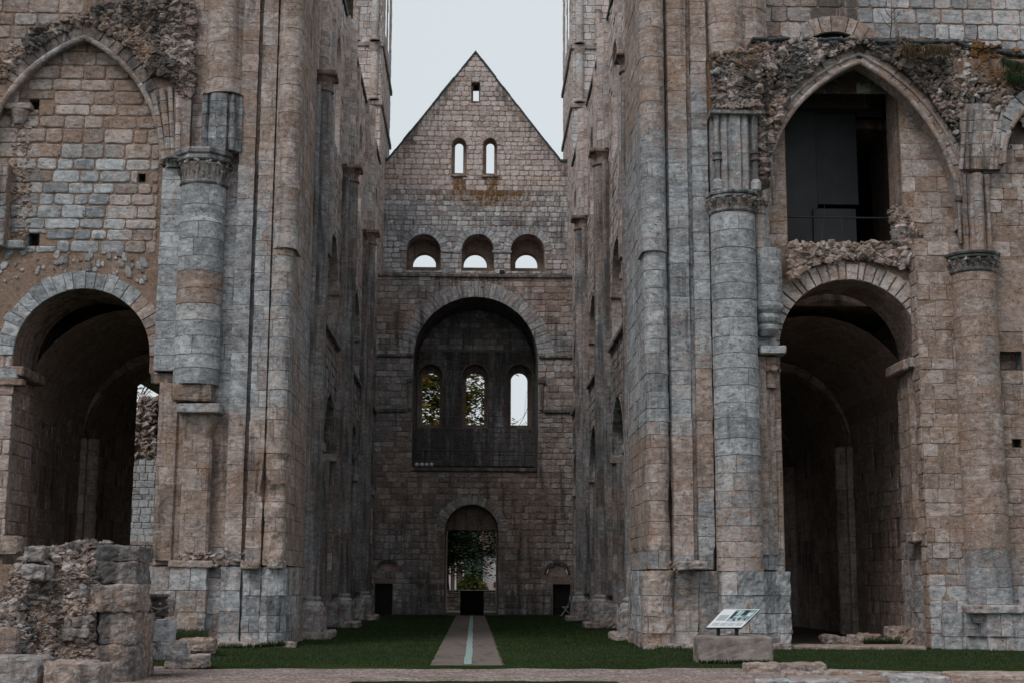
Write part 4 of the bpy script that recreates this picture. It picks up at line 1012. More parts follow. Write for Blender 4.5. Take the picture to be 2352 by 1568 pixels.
def nave(side, label, zcap):
    t = thing('nave_wall', label, 'wall', (side*WX, 58, 0))
    F = Frame((side*WX, 0, 0), (0, 1, 0), (-side, 0, 0))
    def sp(y, a, b):   # plan order so that the outside lies on the right
        return (a, b)
    ys = []
    for p in [33.5]+PIERS: ys += [p+2.9, p+7.45]
    ys = [y for y in ys if y > 42.2]
    arc = [ro(y-2.0, y+2.0, 0, 6.35) for y in ys if y < 73]
    gal = [ro(y-1.75, y+1.75, 10.7, 12.5) for y in ys if y < 73]
    cle = [ro(y-.95, y+.95, 17.6, 21.0) for y in ys if y < 73]
    ops = arc+gal+cle
    mb = MB(); sheet(mb, F, 41.0, YG+.3, 0, ZN, ops, 0, (.3, .4, .8, .2), step=2, zstep=2)
    box(mb, (min(side*WX, side*(WX+1.5))+.0, 41.2, ZN-.02), (max(side*WX, side*(WX+1.5)), YG, ZN+.05), (.3, .3, .5, .5))
    mb.build('wall', FARSTONE, t)
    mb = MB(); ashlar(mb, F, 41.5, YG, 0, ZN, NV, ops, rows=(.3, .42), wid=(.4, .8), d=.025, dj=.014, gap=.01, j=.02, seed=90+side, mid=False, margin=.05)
    mb.build('ashlar', FARSTONE, t)
    for name, group, tt, th in (('arcade_arch', arc, NV, 1.5), ('gallery_arch', gal, NV, 1.3), ('clerestory_window', cle, NV, 1.3)):
        for i, o in enumerate(group):
            mb = MB(); reveal(mb, F, o, .03, -th, tt, name != 'arcade_arch', i)
            if name == 'arcade_arch':
                for s_ in (o.a, o.b): box(mb, (min(side*(WX-.12), side*(WX+1.5)), s_-.12, 6.1), (max(side*(WX-.12), side*(WX+1.5)), s_+.12, 6.4), (.5, .5, 0, .3), bev=.03)
                for s_, e in ((o.a, 1), (o.b, -1)):
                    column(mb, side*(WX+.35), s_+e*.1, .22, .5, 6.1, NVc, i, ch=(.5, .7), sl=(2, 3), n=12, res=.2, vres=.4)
            elif name == 'gallery_arch':
                c_ = (o.a+o.b)/2
                for s_ in (c_-.58, c_+.58): column(mb, side*(WX+.5), s_, .13, 10.7, 12.6, NVc, i, ch=(.5, .7), sl=(2, 3), n=10, res=.2, vres=.4)
                for s_ in (o.a, o.b): box(mb, (min(side*(WX-.1), side*(WX+1.2)), s_-.1, 12.35), (max(side*(WX-.1), side*(WX+1.2)), s_+.1, 12.6), (.5, .4, 0, .4), bev=.03)
            mb.build(name, FARSTONE, t)
    # string course at the foot of the gallery, between the piers
    segs = [(42.2, 43.2)]+[(a+.8, b-.8) for a, b in zip(PIERS, PIERS[1:]+[YB+.6])]
    for a, b in segs:
        mb = MB(); box(mb, (min(side*WX, side*(WX-.16)), a, 10.35), (max(side*WX, side*(WX-.16)), b, 10.55), (.35, .5, 0, .45), bev=.03)
        mb.build('string_course', FARSTONE, t)
    for k, y in enumerate(PIERS):
        mb = MB(); xw_ = WX; xf = WX-.17; r_ = .33; cxp = WX-.26
        def pl_(x0, w1, z0, z1, half, seed, tf=NVc, rad=r_, **kw):
            pts = [(xw_+.1, y-w1), (x0, y-w1)]
            if half: pts += [(x0, y-rad)]+[(x0-rad*sin(pi*i/10), y-rad*cos(pi*i/10)) for i in range(1, 10)]+[(x0, y+rad)]
            pts += [(x0, y+w1), (xw_+.1, y+w1)]
            if side < 0: pts = [(-a, b) for a, b in pts]
            else: pts = pts[::-1]
            kk = dict(ch=(.38, .55), sl=(.5, .9), rough=.012, res=.12, vres=.25, joint=.012); kk.update(kw)
            courses(mb, pts, z0, z1, tf, seed, **kk)
        pl_(xf, .62, 1.2, zcap-.55, False, 5+k)
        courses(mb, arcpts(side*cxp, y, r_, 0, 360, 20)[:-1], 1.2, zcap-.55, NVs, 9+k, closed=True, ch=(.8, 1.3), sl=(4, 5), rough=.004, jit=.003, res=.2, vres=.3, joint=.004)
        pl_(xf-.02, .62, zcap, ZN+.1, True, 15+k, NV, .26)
        hc = mb.build('half_column', FARSTONE, t)
        mb = MB(); sx = side*(cxp)
        # thin nook shaft on the near side
        column(mb, side*(WX-.2), y-.52, .095, 1.2, zcap-.5, NVs, 25+k, ch=(.9, 1.4), sl=(3, 4), n=10, rough=.004, vres=.5)
        mb.build('nook_shaft', FARSTONE, t)
        mb = MB(); c_ = (.3, .1, .1, .45)
        lathe(mb, sx, y, [(r_*1.0, zcap-.62), (r_*1.18, zcap-.58), (r_*1.18, zcap-.52), (r_, zcap-.48), (r_*1.05, zcap-.3), (r_*1.4, zcap-.1)], 16, c_, .4)
        box(mb, (min(side*(cxp-.5), side*WX), y-.5, zcap-.12), (max(side*(cxp-.5), side*WX), y+.5, zcap+.06), c_, .3, bev=.04)
        mb.build('capital', FARSTONE, hc)
        mb = MB(); rnd = random.Random(k+7)
        lathe(mb, sx, y, [(r_*1.5, .9), (r_*1.5, 1.0), (r_*1.35, 1.06), (r_*1.15, 1.1), (r_*1.25, 1.16), (r_*1.2, 1.22), (r_, 1.25)], 18, (.5, .6, 0, .2))
        rblock(mb, (side*(WX-.25), y, .5), (1.1, 1.7, .85), k*3+1, .05, 8, col=(.45, .5, 0, .3))
        rblock(mb, (side*(WX-.4), y-.05, .1), (1.3, 2.1, .24), k*3+2, .05, 8, col=(.55, .4, 0, .3), moss=.1)
        rblock(mb, (side*(WX-.15), y-.9, .45), (.8, .6, .9), k*3+3, .07, 8, col=(.5, .5, 0, .3))
        mb.build('base', FARSTONE, hc)
    # weak piers between the arches: plain pilaster strip high up
    for k, y in enumerate([49.2, 59.7, 70.2]):
        mb = MB(); pts = [(WX+.05, y-.32), (WX-.14, y-.32), (WX-.14, y+.32), (WX+.05, y+.32)]
        pts = [(-a, b) for a, b in pts] if side < 0 else pts[::-1]
        courses(mb, pts, 15.5 if k else 13, ZN+.1, NV, 30+k, ch=(.38, .55), sl=(.5, .9), rough=.012, res=.16, vres=.3)
        mb.build('pilaster', FARSTONE, t)
    mb = MB()
    ed = [42.3]+[p for p in PIERS]+[YB-.1]
    hs = []
    for a, b in zip(ed, ed[1:]): hs += [(a+.45, (a+b)/2-.3), ((a+b)/2+.3, b-.45)]
    for a, b in hs: box(mb, (min(side*(WX-.1), side*(WX+.9)), a, ZN+.06), (max(side*(WX-.1), side*(WX+.9)), b, ZN+.24))
    mb.build('coping', LEAD, t)
    # aisle: outer wall, vault, floor above
    XO = 12.9
    FO = Frame((side*XO, 0, 0), (0, 1, 0), (-side, 0, 0))
    gap_ = [Op(54.4, 64.5, 0, [], 9.9)] if side < 0 else []
    oth = [ro(y-.6, y+.6, 3.8, 6.0) for y in ((69.0,) if side < 0 else (62.0, 69.0))]
    AIS = tfn(cool=.1, sp=.3, val=.42, vs=.25, crust=.15, cs=.6)
    mb = MB(); sheet(mb, FO, 40.6, YB, 0, 15.5, gap_+oth, 0, (.2, .1, .5, .4), step=2)
    ashlar(mb, FO, 40.6, YB, 0, 10, AIS, gap_+oth, rows=(.35, .5), wid=(.5, .9), d=.012, gap=.006, bev=.008, mid=False, seed=3)
    for o in oth: reveal(mb, FO, o, 0, -1.0, AIS)
    if side < 0: reveal(mb, FO, gap_[0], 0, -.9, AIS, False)
    ba = box
    box(mb, (min(side*XO, side*(XO+1)), 40.6, 15.5), (max(side*XO, side*(XO+1)), YB, 15.6), (.3, .3, .5, .3))
    mb.build('aisle_wall', FARSTONE, t)
    for y in ([47.5, 66, 70.5] if side < 0 else [48.6, 57.5, 66]):
        mb = MB(); pts = [(XO+.05, y-.55), (XO-.2, y-.55), (XO-.2, y-.3)]+[(XO-.2-.28*sin(pi*i/8), y-.28*cos(pi*i/8)) for i in range(1, 8)]+[(XO-.2, y+.3), (XO-.2, y+.55), (XO+.05, y+.55)]
        pts = [(-a, b) for a, b in pts] if side < 0 else pts[::-1]
        courses(mb, pts, 0, 6.3, tfn(cool=.1, val=.75, vs=.3, crust=.1), 3, ch=(.4, .6), sl=(.5, .9), rough=.03, res=.12)
        # transverse rib across the aisle
        xm = (XO+WX+1.4)/2; hw_ = (XO-WX-1.4)/2; n = 16
        for i in range(n):
            a0, a1 = pi*i/n, pi*(i+.96)/n
            P0 = Vector((side*(xm+hw_*cos(a0)), y, 6.3+2.75*sin(a0))); P1 = Vector((side*(xm+hw_*cos(a1)), y, 6.3+2.75*sin(a1)))
            nn = [Vector((side*cos(a), 0, sin(a)*.8)) for a in (a0, a1)]
            vs = [P+n_*k+Vector((0, e, 0)) for P, n_ in ((P0, nn[0]), (P1, nn[1])) for k in (.0, .35) for e in (-.3, .3)]
            mb.add(vs, [(0, 1, 5, 4), (0, 2, 6, 4), (1, 3, 7, 5), (2, 3, 7, 6), (0, 1, 3, 2), (4, 5, 7, 6)], (RND.random()*.5+.3, .1, 0, .05))
        mb.build('aisle_respond', FARSTONE, t)
    mb = MB(); n = 16; vs = []
    xm = (XO+WX+1.5)/2; hw_ = (XO-WX-1.5)/2; Yk = [40.7+i*2.5 for i in range(14)]+[YB]
    for y in Yk:
        for i in range(n+1):
            a = pi*i/n; vs.append((side*(xm+(hw_+.02)*cos(a)), y, 6.4+3.0*sin(a)))
    for r_ in range(len(Yk)-1):
        if side < 0 and Yk[r_+1] > 53 and Yk[r_] < 64.5: continue
        for i in range(n): 
            b0 = r_*(n+1)+i; mb.add([vs[b0], vs[b0+1], vs[b0+n+2], vs[b0+n+1]], [(0, 1, 2, 3)], (RND.random()*.4+.3, .1, .3, .1))
    box(mb, (min(side*(WX+1.4), side*(XO+.9)), 40.7, 9.7), (max(side*(WX+1.4), side*(XO+.9)), YB, 10.2), (.3, .2, .6, .4))
    box(mb, (min(side*(WX+.6), side*(XO+.9)), YB-.2, 0), (max(side*(WX+.6), side*(XO+.9)), YB+.4, 15.5), (.3, .2, .6, .4))
    mb.build('aisle_vault', FARSTONE, t)
    mb = MB(); box(mb, (min(side*(WX+1.35), side*(XO+.9)), 42.2, 15.62), (max(side*(WX+1.35), side*(XO+.9)), YB-.3, 15.9), (.3, .2, .6, .4)); mb.build('gallery_vault', FARSTONE, t)  # unseen slab added to keep sun off the gallery reveals and darken the openings
    return t
nL = nave(-1, 'long left side wall of the roofless nave with tall half columns', 17.75)
nR = nave(1, 'long right side wall of the roofless nave with tall half columns', 18.55)

# ------------------------------------------------------------------ west block and gable
def gq(u, v, Y):
    p = at(u, v, Y); return p.x, p.z
wb = thing('end_wall', 'lower end wall of the nave with a deep round niche over the arched doorway', 'wall', (0, YB, 0))
FB = Frame((0, YB, 0), (1, 0, 0), (0, -1, 0)); FU = Frame((0, YG, 0), (1, 0, 0), (0, -1, 0))
def rop(uL, uR, vA, v0, Y, z0=None):
    a = gq(uL, (vA+v0)/2, Y)[0]; b = gq(uR, (vA+v0)/2, Y)[0]; za = gq((uL+uR)/2, vA, Y)[1]; r = (b-a)/2
    return Op(a, b, gq(1090, v0, Y)[1] if z0 is None else z0, [((a+b)/2, za-r, r)])
niche = rop(949, 1235, 683, 1077, YB)
door = rop(1021, 1144, 1158, 1413, YB, 0.)
sdL = Op(X(861, YB, 1370), X(901, YB, 1370), .0, [], Z(1340, YB)); sdR = Op(X(1270, YB, 1370), X(1310, YB, 1370), .0, [], Z(1340, YB))
tyL = rop(866, 917, 1289, 1320, YB); tyR = rop(1256, 1304, 1294, 1322, YB)
ZBT = Z(636, YB)
def wbcf(p):
    c = interp(p.z, [(0, .4), (6, .3), (9, .15), (16, .1)])
    r = sqrt((p.x-niche.arcs[0][0])**2+(p.z-niche.arcs[0][1])**2)
    if p.z > niche.arcs[0][1] and niche.arcs[0][2] < r < niche.arcs[0][2]+1.6: c = .42
    if p.z < 1.0: c = .5
    return c
WB = tfn(zf=lambda p: interp(p.z, [(0, .6), (2, .55), (5, .35), (8, .4), (11, .6), (16, .5)]), sp=.35, val=.36, vs=.5, cf=wbcf, cs=.4)
opsB = [niche, door, sdL, sdR, tyL, tyR]
mb = MB(); sheet(mb, FB, -WX-.4, WX+.4, 0, ZBT, opsB, 0, (.35, .3, .8, .1), zstep=2)
box(mb, (-WX-.4, YB-.02, ZBT), (WX+.4, YG+.1, ZBT+.12), (.3, .5, .2, .8))
mb.build('wall', FARSTONE, wb)
mb = MB(); ashlar(mb, FB, -WX-.2, WX+.2, 0, ZBT, WB, [niche, door, sdL, sdR], rows=(.24, .4), wid=(.3, .75), d=.03, dj=.018, gap=.016, j=.025, seed=101, mid=False, margin=.45,
                  keep=lambda s, z: not (tyL.inside(s, z, .1) or tyR.inside(s, z, .1)))
mb.build('ashlar', FARSTONE, wb)
mb = MB(); voussoirs(mb, FB, niche, .82, tfn(cool=.8, val=.4, vs=.3, crust=.25, cs=.4), 0, .05, .3, 31, tj=.1)
mb.build('niche_arch', FARSTONE, wb)
mb = MB(); voussoirs(mb, FB, door, .5, tfn(cool=.4, val=.5, vs=.3, crust=.1), 0, .05, .26, 32, tj=.1); mb.build('door_arch', FARSTONE, wb)
mb = MB(); reveal(mb, FB, niche, 0.02, -(YG-YB)+.0, tfn(cool=.7, val=.22, vs=.2, crust=.7, cs=.3), True, 33, nd=7)  # shade of the deep niche is put into the stone colour here
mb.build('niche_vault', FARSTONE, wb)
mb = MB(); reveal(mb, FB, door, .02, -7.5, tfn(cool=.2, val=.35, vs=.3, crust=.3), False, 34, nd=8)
zt = Z(1217, YB+1.0)
sheet(mb, Frame((0, YB+1.0, 0), (1, 0, 0), (0, -1, 0)), door.a, door.b, zt, lambda s: door.hi(s)+.01, [], 0, (.35, .1, .2, .3), step=.15)
box(mb, (door.a, YB+1.001, zt), (door.b, YB+1.3, zt+.25), (.3, .1, .2, .4))
mb.build('doorway', FARSTONE, wb)
mb = MB()
for o in (sdL, sdR):
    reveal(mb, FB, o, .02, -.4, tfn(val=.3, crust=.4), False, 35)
    voussoirs(mb, FB, tyL if o is sdL else tyR, .14, tfn(cool=.3, val=.15, crust=.8), .0, .035, .3, 36)
for o in (tyL, tyR):
    sheet(mb, Frame((0, YB+.1, 0), (1, 0, 0), (0, -1, 0)), o.a, o.b, o.z0, lambda s, o=o: o.hi(s), [], 0, (.5, .0, .1, .1), step=.1); reveal(mb, FB, o, .02, -.1, WB, True, 4)
mb.build('side_door_surround', FARSTONE, wb)
for o in (sdL, sdR):
    mb = MB(); n = 5; w_ = (o.b-o.a)/n
    for i in range(n): box(mb, (o.a+i*w_+.006, YB+.3, .0), (o.a+(i+1)*w_-.006, YB+.36, o.top), bev=.006)
    box(mb, (o.a, YB+.361, 0), (o.b, YB+.4, o.top))
    for z_ in (.35, 1.4): box(mb, (o.a+.03, YB+.26, z_), (o.b-.03, YB+.3, z_+.12), bev=.006)
    mb.build('plank_door', DARKWOOD, wb)
for u0, u1, v0, v1 in ((865, 948, 815, 821), (1237, 1313, 815, 821), (866, 932, 940, 948), (1250, 1313, 940, 947), (935, 948, 870, 880), (1236, 1252, 870, 880)):
    mb = MB(); box(mb, (X(u0, YB, v0), YB-.16, Z(v1, YB)), (X(u1, YB, v0), YB, Z(v0, YB)), (.3, .5, 0, .7), bev=.02); mb.build('string_course', FARSTONE, wb)
mb = MB()
box(mb, (X(945, YB, 1077), YB-.12, Z(1082, YB)), (X(1232, YB, 1077), YB, Z(1074, YB)), (.3, .4, 0, .7), bev=.02); mb.build('niche_ledge', FARSTONE, wb)
for u0, u1 in ((936, 948), (1236, 1250)): mb = MB(); tube(mb, [(X((u0+u1)/2, YB, 900), YB-.05, Z(940 if u0 < 1000 else 940, YB)), (X((u0+u1)/2, YB, 900), YB-.05, Z(882, YB))], .12, 10, (.4, .4, 0, .3)); mb.build('niche_shaft', FARSTONE, wb)
mb = MB(); box(mb, (-WX-.1, YB-.14, ZBT-.06), (WX+.1, YB, ZBT+.1), (.3, .5, 0, .7), bev=.02)
mb.build('string_course', FARSTONE, wb)

gw = thing('gable_wall', 'pointed stone gable over three round openings against the pale sky', 'wall', (0, YG, 8))
ax, az = gq(1092, 121, YG); lx, lz = gq(891, 368, YG); rx, rz = gq(1287, 370, YG)
def top(s):
    if s < lx: return lz
    if s > rx: return rz
    return min(lz+(s-lx)*(az-lz)/(ax-lx), rz+(s-rx)*(az-rz)/(ax-rx))
top.knots = [lx, ax, rx]
def pln(x0, z0, x1, z1, sgn):
    nx_, nz_ = -(z1-z0), (x1-x0); L = sqrt(nx_*nx_+nz_*nz_)*sgn; nx_, nz_ = nx_/L, nz_/L
    return (nx_*x0+nz_*z0+.02, nx_, nz_)
top.planes = [pln(lx, lz, ax, az, -1), pln(ax, az, rx, rz, -1), (-min(lz, rz)*0-az, 0, -1)]
ZLG = Z(440, YG)
w3 = [rop(a, b, 540, 623, YG) for a, b in ((934, 1012), (1061, 1134), (1173, 1250))]
w3b = [rop(a, b, 587, 622, YG+2.0) for a, b in ((949, 1002), (1065, 1118), (1183, 1234))]
for o in w3+w3b: pass
w2 = [rop(a, b, 318, 403, YG) for a, b in ((1038, 1071), (1110, 1141))]; w2b = [rop(a, b, 331, 403, YG+1.0) for a, b in ((1045, 1064), (1117, 1135))]
w1 = Op(X(1083, YG, 215), X(1102, YG, 215), Z(238, YG), [], Z(191, YG)); w1b = rop(1087, 1100, 197, 237, YG+.8)
wl = [rop(a, b, 836, 984, YG) for a, b in ((960, 1016), (1062, 1120), (1165, 1221))]; wlb = [rop(a, b, 857, 977, YG+1.2) for a, b in ((970, 1010), (1070, 1112), (1173, 1211))]
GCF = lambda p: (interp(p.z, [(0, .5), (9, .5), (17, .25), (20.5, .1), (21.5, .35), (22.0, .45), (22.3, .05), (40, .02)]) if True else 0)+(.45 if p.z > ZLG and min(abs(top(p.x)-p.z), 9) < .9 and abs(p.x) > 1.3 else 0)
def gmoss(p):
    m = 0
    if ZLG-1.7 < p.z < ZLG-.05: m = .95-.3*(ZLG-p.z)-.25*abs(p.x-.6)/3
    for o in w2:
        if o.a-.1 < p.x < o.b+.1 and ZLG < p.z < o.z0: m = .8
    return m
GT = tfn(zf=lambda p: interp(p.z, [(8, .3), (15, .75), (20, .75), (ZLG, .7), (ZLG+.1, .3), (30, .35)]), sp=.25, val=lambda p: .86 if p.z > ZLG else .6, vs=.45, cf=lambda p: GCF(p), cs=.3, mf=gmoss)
allf = w3+w2+[w1]+wl; allb = w3b+w2b+[w1b]+wlb
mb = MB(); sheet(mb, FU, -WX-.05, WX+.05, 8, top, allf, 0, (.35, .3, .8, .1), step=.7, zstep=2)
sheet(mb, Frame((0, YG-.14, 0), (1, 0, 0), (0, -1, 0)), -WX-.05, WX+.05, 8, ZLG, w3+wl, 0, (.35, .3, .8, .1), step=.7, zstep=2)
box(mb, (-WX-.05, YG-.141, ZLG-.02), (WX+.05, YG-.001, ZLG+.02), (.3, .4, .2, .8))
mb.build('wall', FARSTONE, gw)
mb = MB()
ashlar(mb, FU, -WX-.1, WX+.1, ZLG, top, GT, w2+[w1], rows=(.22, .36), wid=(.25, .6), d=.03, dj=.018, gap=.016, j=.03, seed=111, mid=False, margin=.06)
ashlar(mb, Frame((0, YG-.14, 0), (1, 0, 0), (0, -1, 0)), -WX-.1, WX+.1, 14.5, ZLG, GT, w3, rows=(.24, .36), wid=(.3, .65), d=.03, dj=.018, gap=.02, j=.03, seed=112, mid=False, margin=.4)
ashlar(mb, Frame((0, YG-.14, 0), (1, 0, 0), (0, -1, 0)), -WX-.1, WX+.1, 8, 14.4, tfn(cool=.8, val=.22, vs=.2, crust=.7), wl, rows=(.24, .36), wid=(.3, .65), d=.03, mid=False, margin=.05, seed=5)  # back wall of the niche, its darkness painted into the stones as well
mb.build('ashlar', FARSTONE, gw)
mb = MB(); FU2 = Frame((0, YG-.14, 0), (1, 0, 0), (0, -1, 0))
for o in w3: voussoirs(mb, FU2, o, .42, tfn(cool=.8, val=.5, vs=.3, crust=.1), 0, .05, .24, 41, tj=.1)
for u in (1036.5, 1153): box(mb, (X(u, YG, 580)-.55, YG-.22, Z(583, YG)), (X(u, YG, 580)+.55, YG-.14, Z(577, YG)), (.5, .7, 0, .2), bev=.02)
for o in w2: voussoirs(mb, FU, o, .35, tfn(cool=.1, val=.6, vs=.3), 0, .05, .2, 42)
mb.build('window_arch', FARSTONE, gw)
for fo, bo, dd, tf_ in [(a, b, 2.0, tfn(cool=.3, val=.4, crust=.25)) for a, b in zip(w3, w3b)]+[(a, b, 1.0, tfn(cool=.1, val=.5, crust=.1)) for a, b in zip(w2, w2b)]+[(w1, w1b, .8, tfn(cool=.3, val=.4, crust=.2))]+[(a, b, 1.2, tfn(cool=.2, val=.3, crust=.3)) for a, b in zip(wl, wlb)]:
    mb = MB(); front = .16 if fo in w3+wl else .02
    half = dd*.6
    reveal(mb, FU, fo, front, -half, tf_, True, 5)
    Fm = Frame((0, YG+half, 0), (1, 0, 0), (0, -1, 0))
    bo.z0 = max(bo.z0, fo.z0-.4) if fo is not w1 else bo.z0
    zt_ = fo.apex()+.3; z0_ = min(bo.z0, fo.z0)-.3
    sheet(mb, Fm, fo.a-.15, fo.b+.15, z0_, zt_, [bo], 0, (.3, .2, .3, .2), step=.3)
    reveal(mb, Fm, bo, 0, -(dd-half), tf_, True, 6)
    mb.build('window_opening', FARSTONE, gw)
mb = MB()
for o in w2: box(mb, (o.a-.06, YG-.14, o.z0-.12), (o.b+.06, YG+.1, o.z0+.0), (.5, .2, 0, .4), .3, bev=.02)
mb.build('window_sill', FARSTONE, gw)
mb = MB()   # thickness of the gable and its lead coping
for (x0, z0, x1, z1) in ((-WX, lz, lx, lz), (lx, lz, ax, az), (ax, az, rx, rz), (rx, rz, WX, rz)):
    ns_ = max(1, int(abs(x1-x0)/.4))
    for k_ in range(ns_):
        ta, tb_ = k_/ns_, (k_+1)/ns_; j1 = RND.uniform(-.035, .03); j2 = RND.uniform(-.03, .04)
        vs = [(x, y, z+e) for (x, z) in ((x0+(x1-x0)*ta, z0+(z1-z0)*ta), (x0+(x1-x0)*tb_, z0+(z1-z0)*tb_)) for y in (YG-.1+j2, YG+1.6) for e in (-.06, .1+j1)]
        mb.add(vs, [(0, 1, 5, 4), (2, 3, 7, 6), (0, 2, 6, 4), (1, 3, 7, 5), (0, 1, 3, 2), (4, 5, 7, 6)])
mb.build('coping', LEAD, gw)
mb = MB(); sheet(mb, Frame((0, YG+1.5, 0), (1, 0, 0), (0, 1, 0)), -WX, WX, 8, top, [Op(o.a-.01, o.b+.01, o.z0-.01, [(c, z_, r_+.01) for c, z_, r_ in o.arcs]) for o in w3b[:0]]+[Op(o.a-.4, o.b+.4, o.z0-.3, o.arcs and [(c, z_, r_+.4) for c, z_, r_ in o.arcs], o.top) for o in allf], 0, (.3, .3, .6, .2), step=.7)
mb.build('rear_face', FARSTONE, gw)

# ------------------------------------------------------------------ towers
def tower(side, label):
    t = thing('tower', label, 'tower', (side*9, YB+4, 0))
    x0, x1 = WX+.03, 12.6; y0, y1 = YB+.02, YB+8.; zt = 46
    TT = tfn(cool=.3, sp=.35, val=.95, vs=.4, crust=.0, cs=.25)
    Ff = Frame((0, y0, 0), (1, 0, 0), (0, -1, 0)); Fi = Frame((side*x0, 0, 0), (0, 1, 0), (-side, 0, 0))
    z105 = Z(108, YB); z240 = Z(243, YB)
    if side < 0:
        belf = Op(X(792, YB, 60), X(810, YB, 60), z105+.2, [], z105+9)
    else: belf = Op(X(1400, YB, 60), X(1420, YB, 60), z105+.2, [], z105+9)
    mb = MB()
    a, b = sorted((side*x0, side*x1))
    sheet(mb, Ff, a, b, 8, zt, [belf], 0, (.4, .1, .8, .05), zstep=3)
    sheet(mb, Fi, y0, y1, 8, zt, [ro(y0+2.2, y0+3.6, 32.6, 36), ro(y0+4.6, y0+6, 32.6, 36)], 0, (.4, .1, .8, .05))
    box(mb, (min(side*(x0+.8), side*x1), y0+.8, 8), (max(side*(x0+.8), side*x1), y1, zt), (.1, .2, .4, .6))
    ashlar(mb, Ff, a, b, 20, zt, TT, [belf], rows=(.34, .5), wid=(.35, .7), d=.03, gap=.014, mid=False, seed=121)
    ashlar(mb, Fi, y0, y1, 20, zt, TT, [ro(y0+2.2, y0+3.6, 32.6, 36), ro(y0+4.6, y0+6, 32.6, 36)], rows=(.34, .5), wid=(.35, .7), d=.03, gap=.014, mid=False, seed=122)
    reveal(mb, Ff, belf, 0, -.9, tfn(val=.2, crust=.6))
    mb.build('tower_wall', FARSTONE, t)
    for z_ in (z240, z105, z105+7.2):
        mb = MB()
        box(mb, (a-.12, y0-.16, z_-.12), (b+.12, y0, z_+.16), (.35, .4, 0, .4), bev=.04)
        box(mb, (min(side*x0, side*(x0-.14)), y0, z_-.12), (max(side*x0, side*(x0-.14)), y1+.1, z_+.16), (.35, .4, 0, .4), bev=.03)
        mb.build('string_course', FARSTONE, t)
    for (za, zb, dx) in ((z240+.2, z105-.15, .38), (z105+.2, z105+7.0, .38)):
        mb = MB(); column(mb, side*(x0+dx), y0-.06, .22, za, zb, tfn(cool=.3, val=.72, vs=.3), 6, ch=(.6, 1.2), sl=(2, 3), n=14, res=.2, vres=.4)
        lathe(mb, side*(x0+dx), y0-.06, [(.3, za), (.32, za+.08), (.24, za+.16)], 14, (.6, .3, 0, .1)); lathe(mb, side*(x0+dx), y0-.06, [(.22, zb-.3), (.32, zb)], 14, (.6, .3, 0, .2))
        mb.build('corner_shaft', FARSTONE, t)
    mb = MB(); xs_ = side*(x0+1.42); zh = Z(22, YB)
    column(mb, xs_, y0-.04, .15, z105+.2, zh, tfn(cool=.1, val=.7, vs=.3), 7, ch=(.6, 1.2), sl=(2, 3), n=12, res=.2, vres=.4); lathe(mb, xs_, y0-.04, [(.15, zh-.2), (.22, zh)], 12, (.5, .2, 0, .1)); lathe(mb, xs_, y0-.04, [(.24, z105+.2), (.16, z105+.45)], 12, (.5, .2, 0, .1))
    mb.build('wall_shaft', FARSTONE, t)
tower(-1, 'pale stone tower rising behind the top of the left nave wall')
tower(1, 'pale stone tower rising behind the top of the right nave wall')
# ------------------------------------------------------------------ ground
def ground_mat(name, kind):
    m, N, L = M(name); b = N['Principled BSDF']; b.inputs['Roughness'].default_value = .95; b.inputs['Specular IOR Level'].default_value = .0
    pos = N.new('ShaderNodeNewGeometry').outputs['Position']
    if kind == 'grass':
        n1 = noi(N, L, pos, .5, 5, .6); n2 = noi(N, L, pos, 14, 5, .8)
        c = mixc(N, L, mapr(N, L, n1, .35, .65), (.02, .038, .013), (.036, .056, .019)); c = mixc(N, L, mapr(N, L, n2, .4, .7), c, (.012, .026, .008)); c = mixc(N, L, mapr(N, L, noi(N, L, pos, 1.3, 6, .7, .5), .5, .75, 0, .6), c, (.06, .062, .022)); c = mixc(N, L, mapr(N, L, noi(N, L, pos, .23, 3, .6), .5, .7, 0, .5), c, (.05, .07, .02))
        hh = n2; dist = .04
    elif kind == 'gravel':
        v = N.new('ShaderNodeTexVoronoi'); v.inputs['Scale'].default_value = 22; L.new(pos, v.inputs['Vector'])
        sp_ = N.new('ShaderNodeSeparateColor'); L.new(v.outputs['Color'], sp_.inputs[0])
        c = ramp(N, L, sp_.outputs[0], [(0, (.12, .09, .08)), (.5, (.27, .21, .19)), (1, (.5, .42, .4))])
        c = mixc(N, L, mapr(N, L, noi(N, L, pos, 1.2, 4, .6), .4, .7, 0, .5), c, (.13, .095, .08))
        hh = mth(N, L, 'SUBTRACT', 1, v.outputs['Distance']); dist = .03
    else:
        n1 = noi(N, L, pos, 2.5, 6, .7); n2 = noi(N, L, pos, 40, 4, .7)
        c = mixc(N, L, n1, (.13, .105, .095), (.23, .19, .175)); c = mixc(N, L, mapr(N, L, n2, .45, .7, 0, .6), c, (.09, .075, .068)); c = mixc(N, L, mapr(N, L, noi(N, L, scalev(N, L, pos, (1, .25, 1)), 1.6, 6, .7, .6), .5, .66, 0, .55), c, (.07, .075, .05)); hh = n2; dist = .01
    L.new(c, b.inputs['Base Color'])
    bp = N.new('ShaderNodeBump'); bp.inputs['Distance'].default_value = dist; L.new(hh, bp.inputs['Height']); L.new(bp.outputs[0], b.inputs['Normal'])
    return m
GRASS = ground_mat('lawn', 'grass'); GRAVEL = ground_mat('gravel', 'gravel'); PAVE = ground_mat('packed_sand', 'pave')
def flat(name, poly, z, mat, kind='structure'):
    mb = MB(); mb.add([(x, y, z) for x, y in poly], [tuple(range(len(poly)))]); o = mb.build(name, mat); o['kind'] = kind; return o
def gp(u, v):
    d = fwd*FPX+rgt*(u-1176)+upv*(784-v); t = -EYE.z/d.z; return EYE.x+d.x*t, EYE.y+d.y*t
flat('ground', [(-1200, -60), (1200, -60), (1200, 1500), (-1200, 1500)], -.004, GRASS)
rnd = random.Random(2)
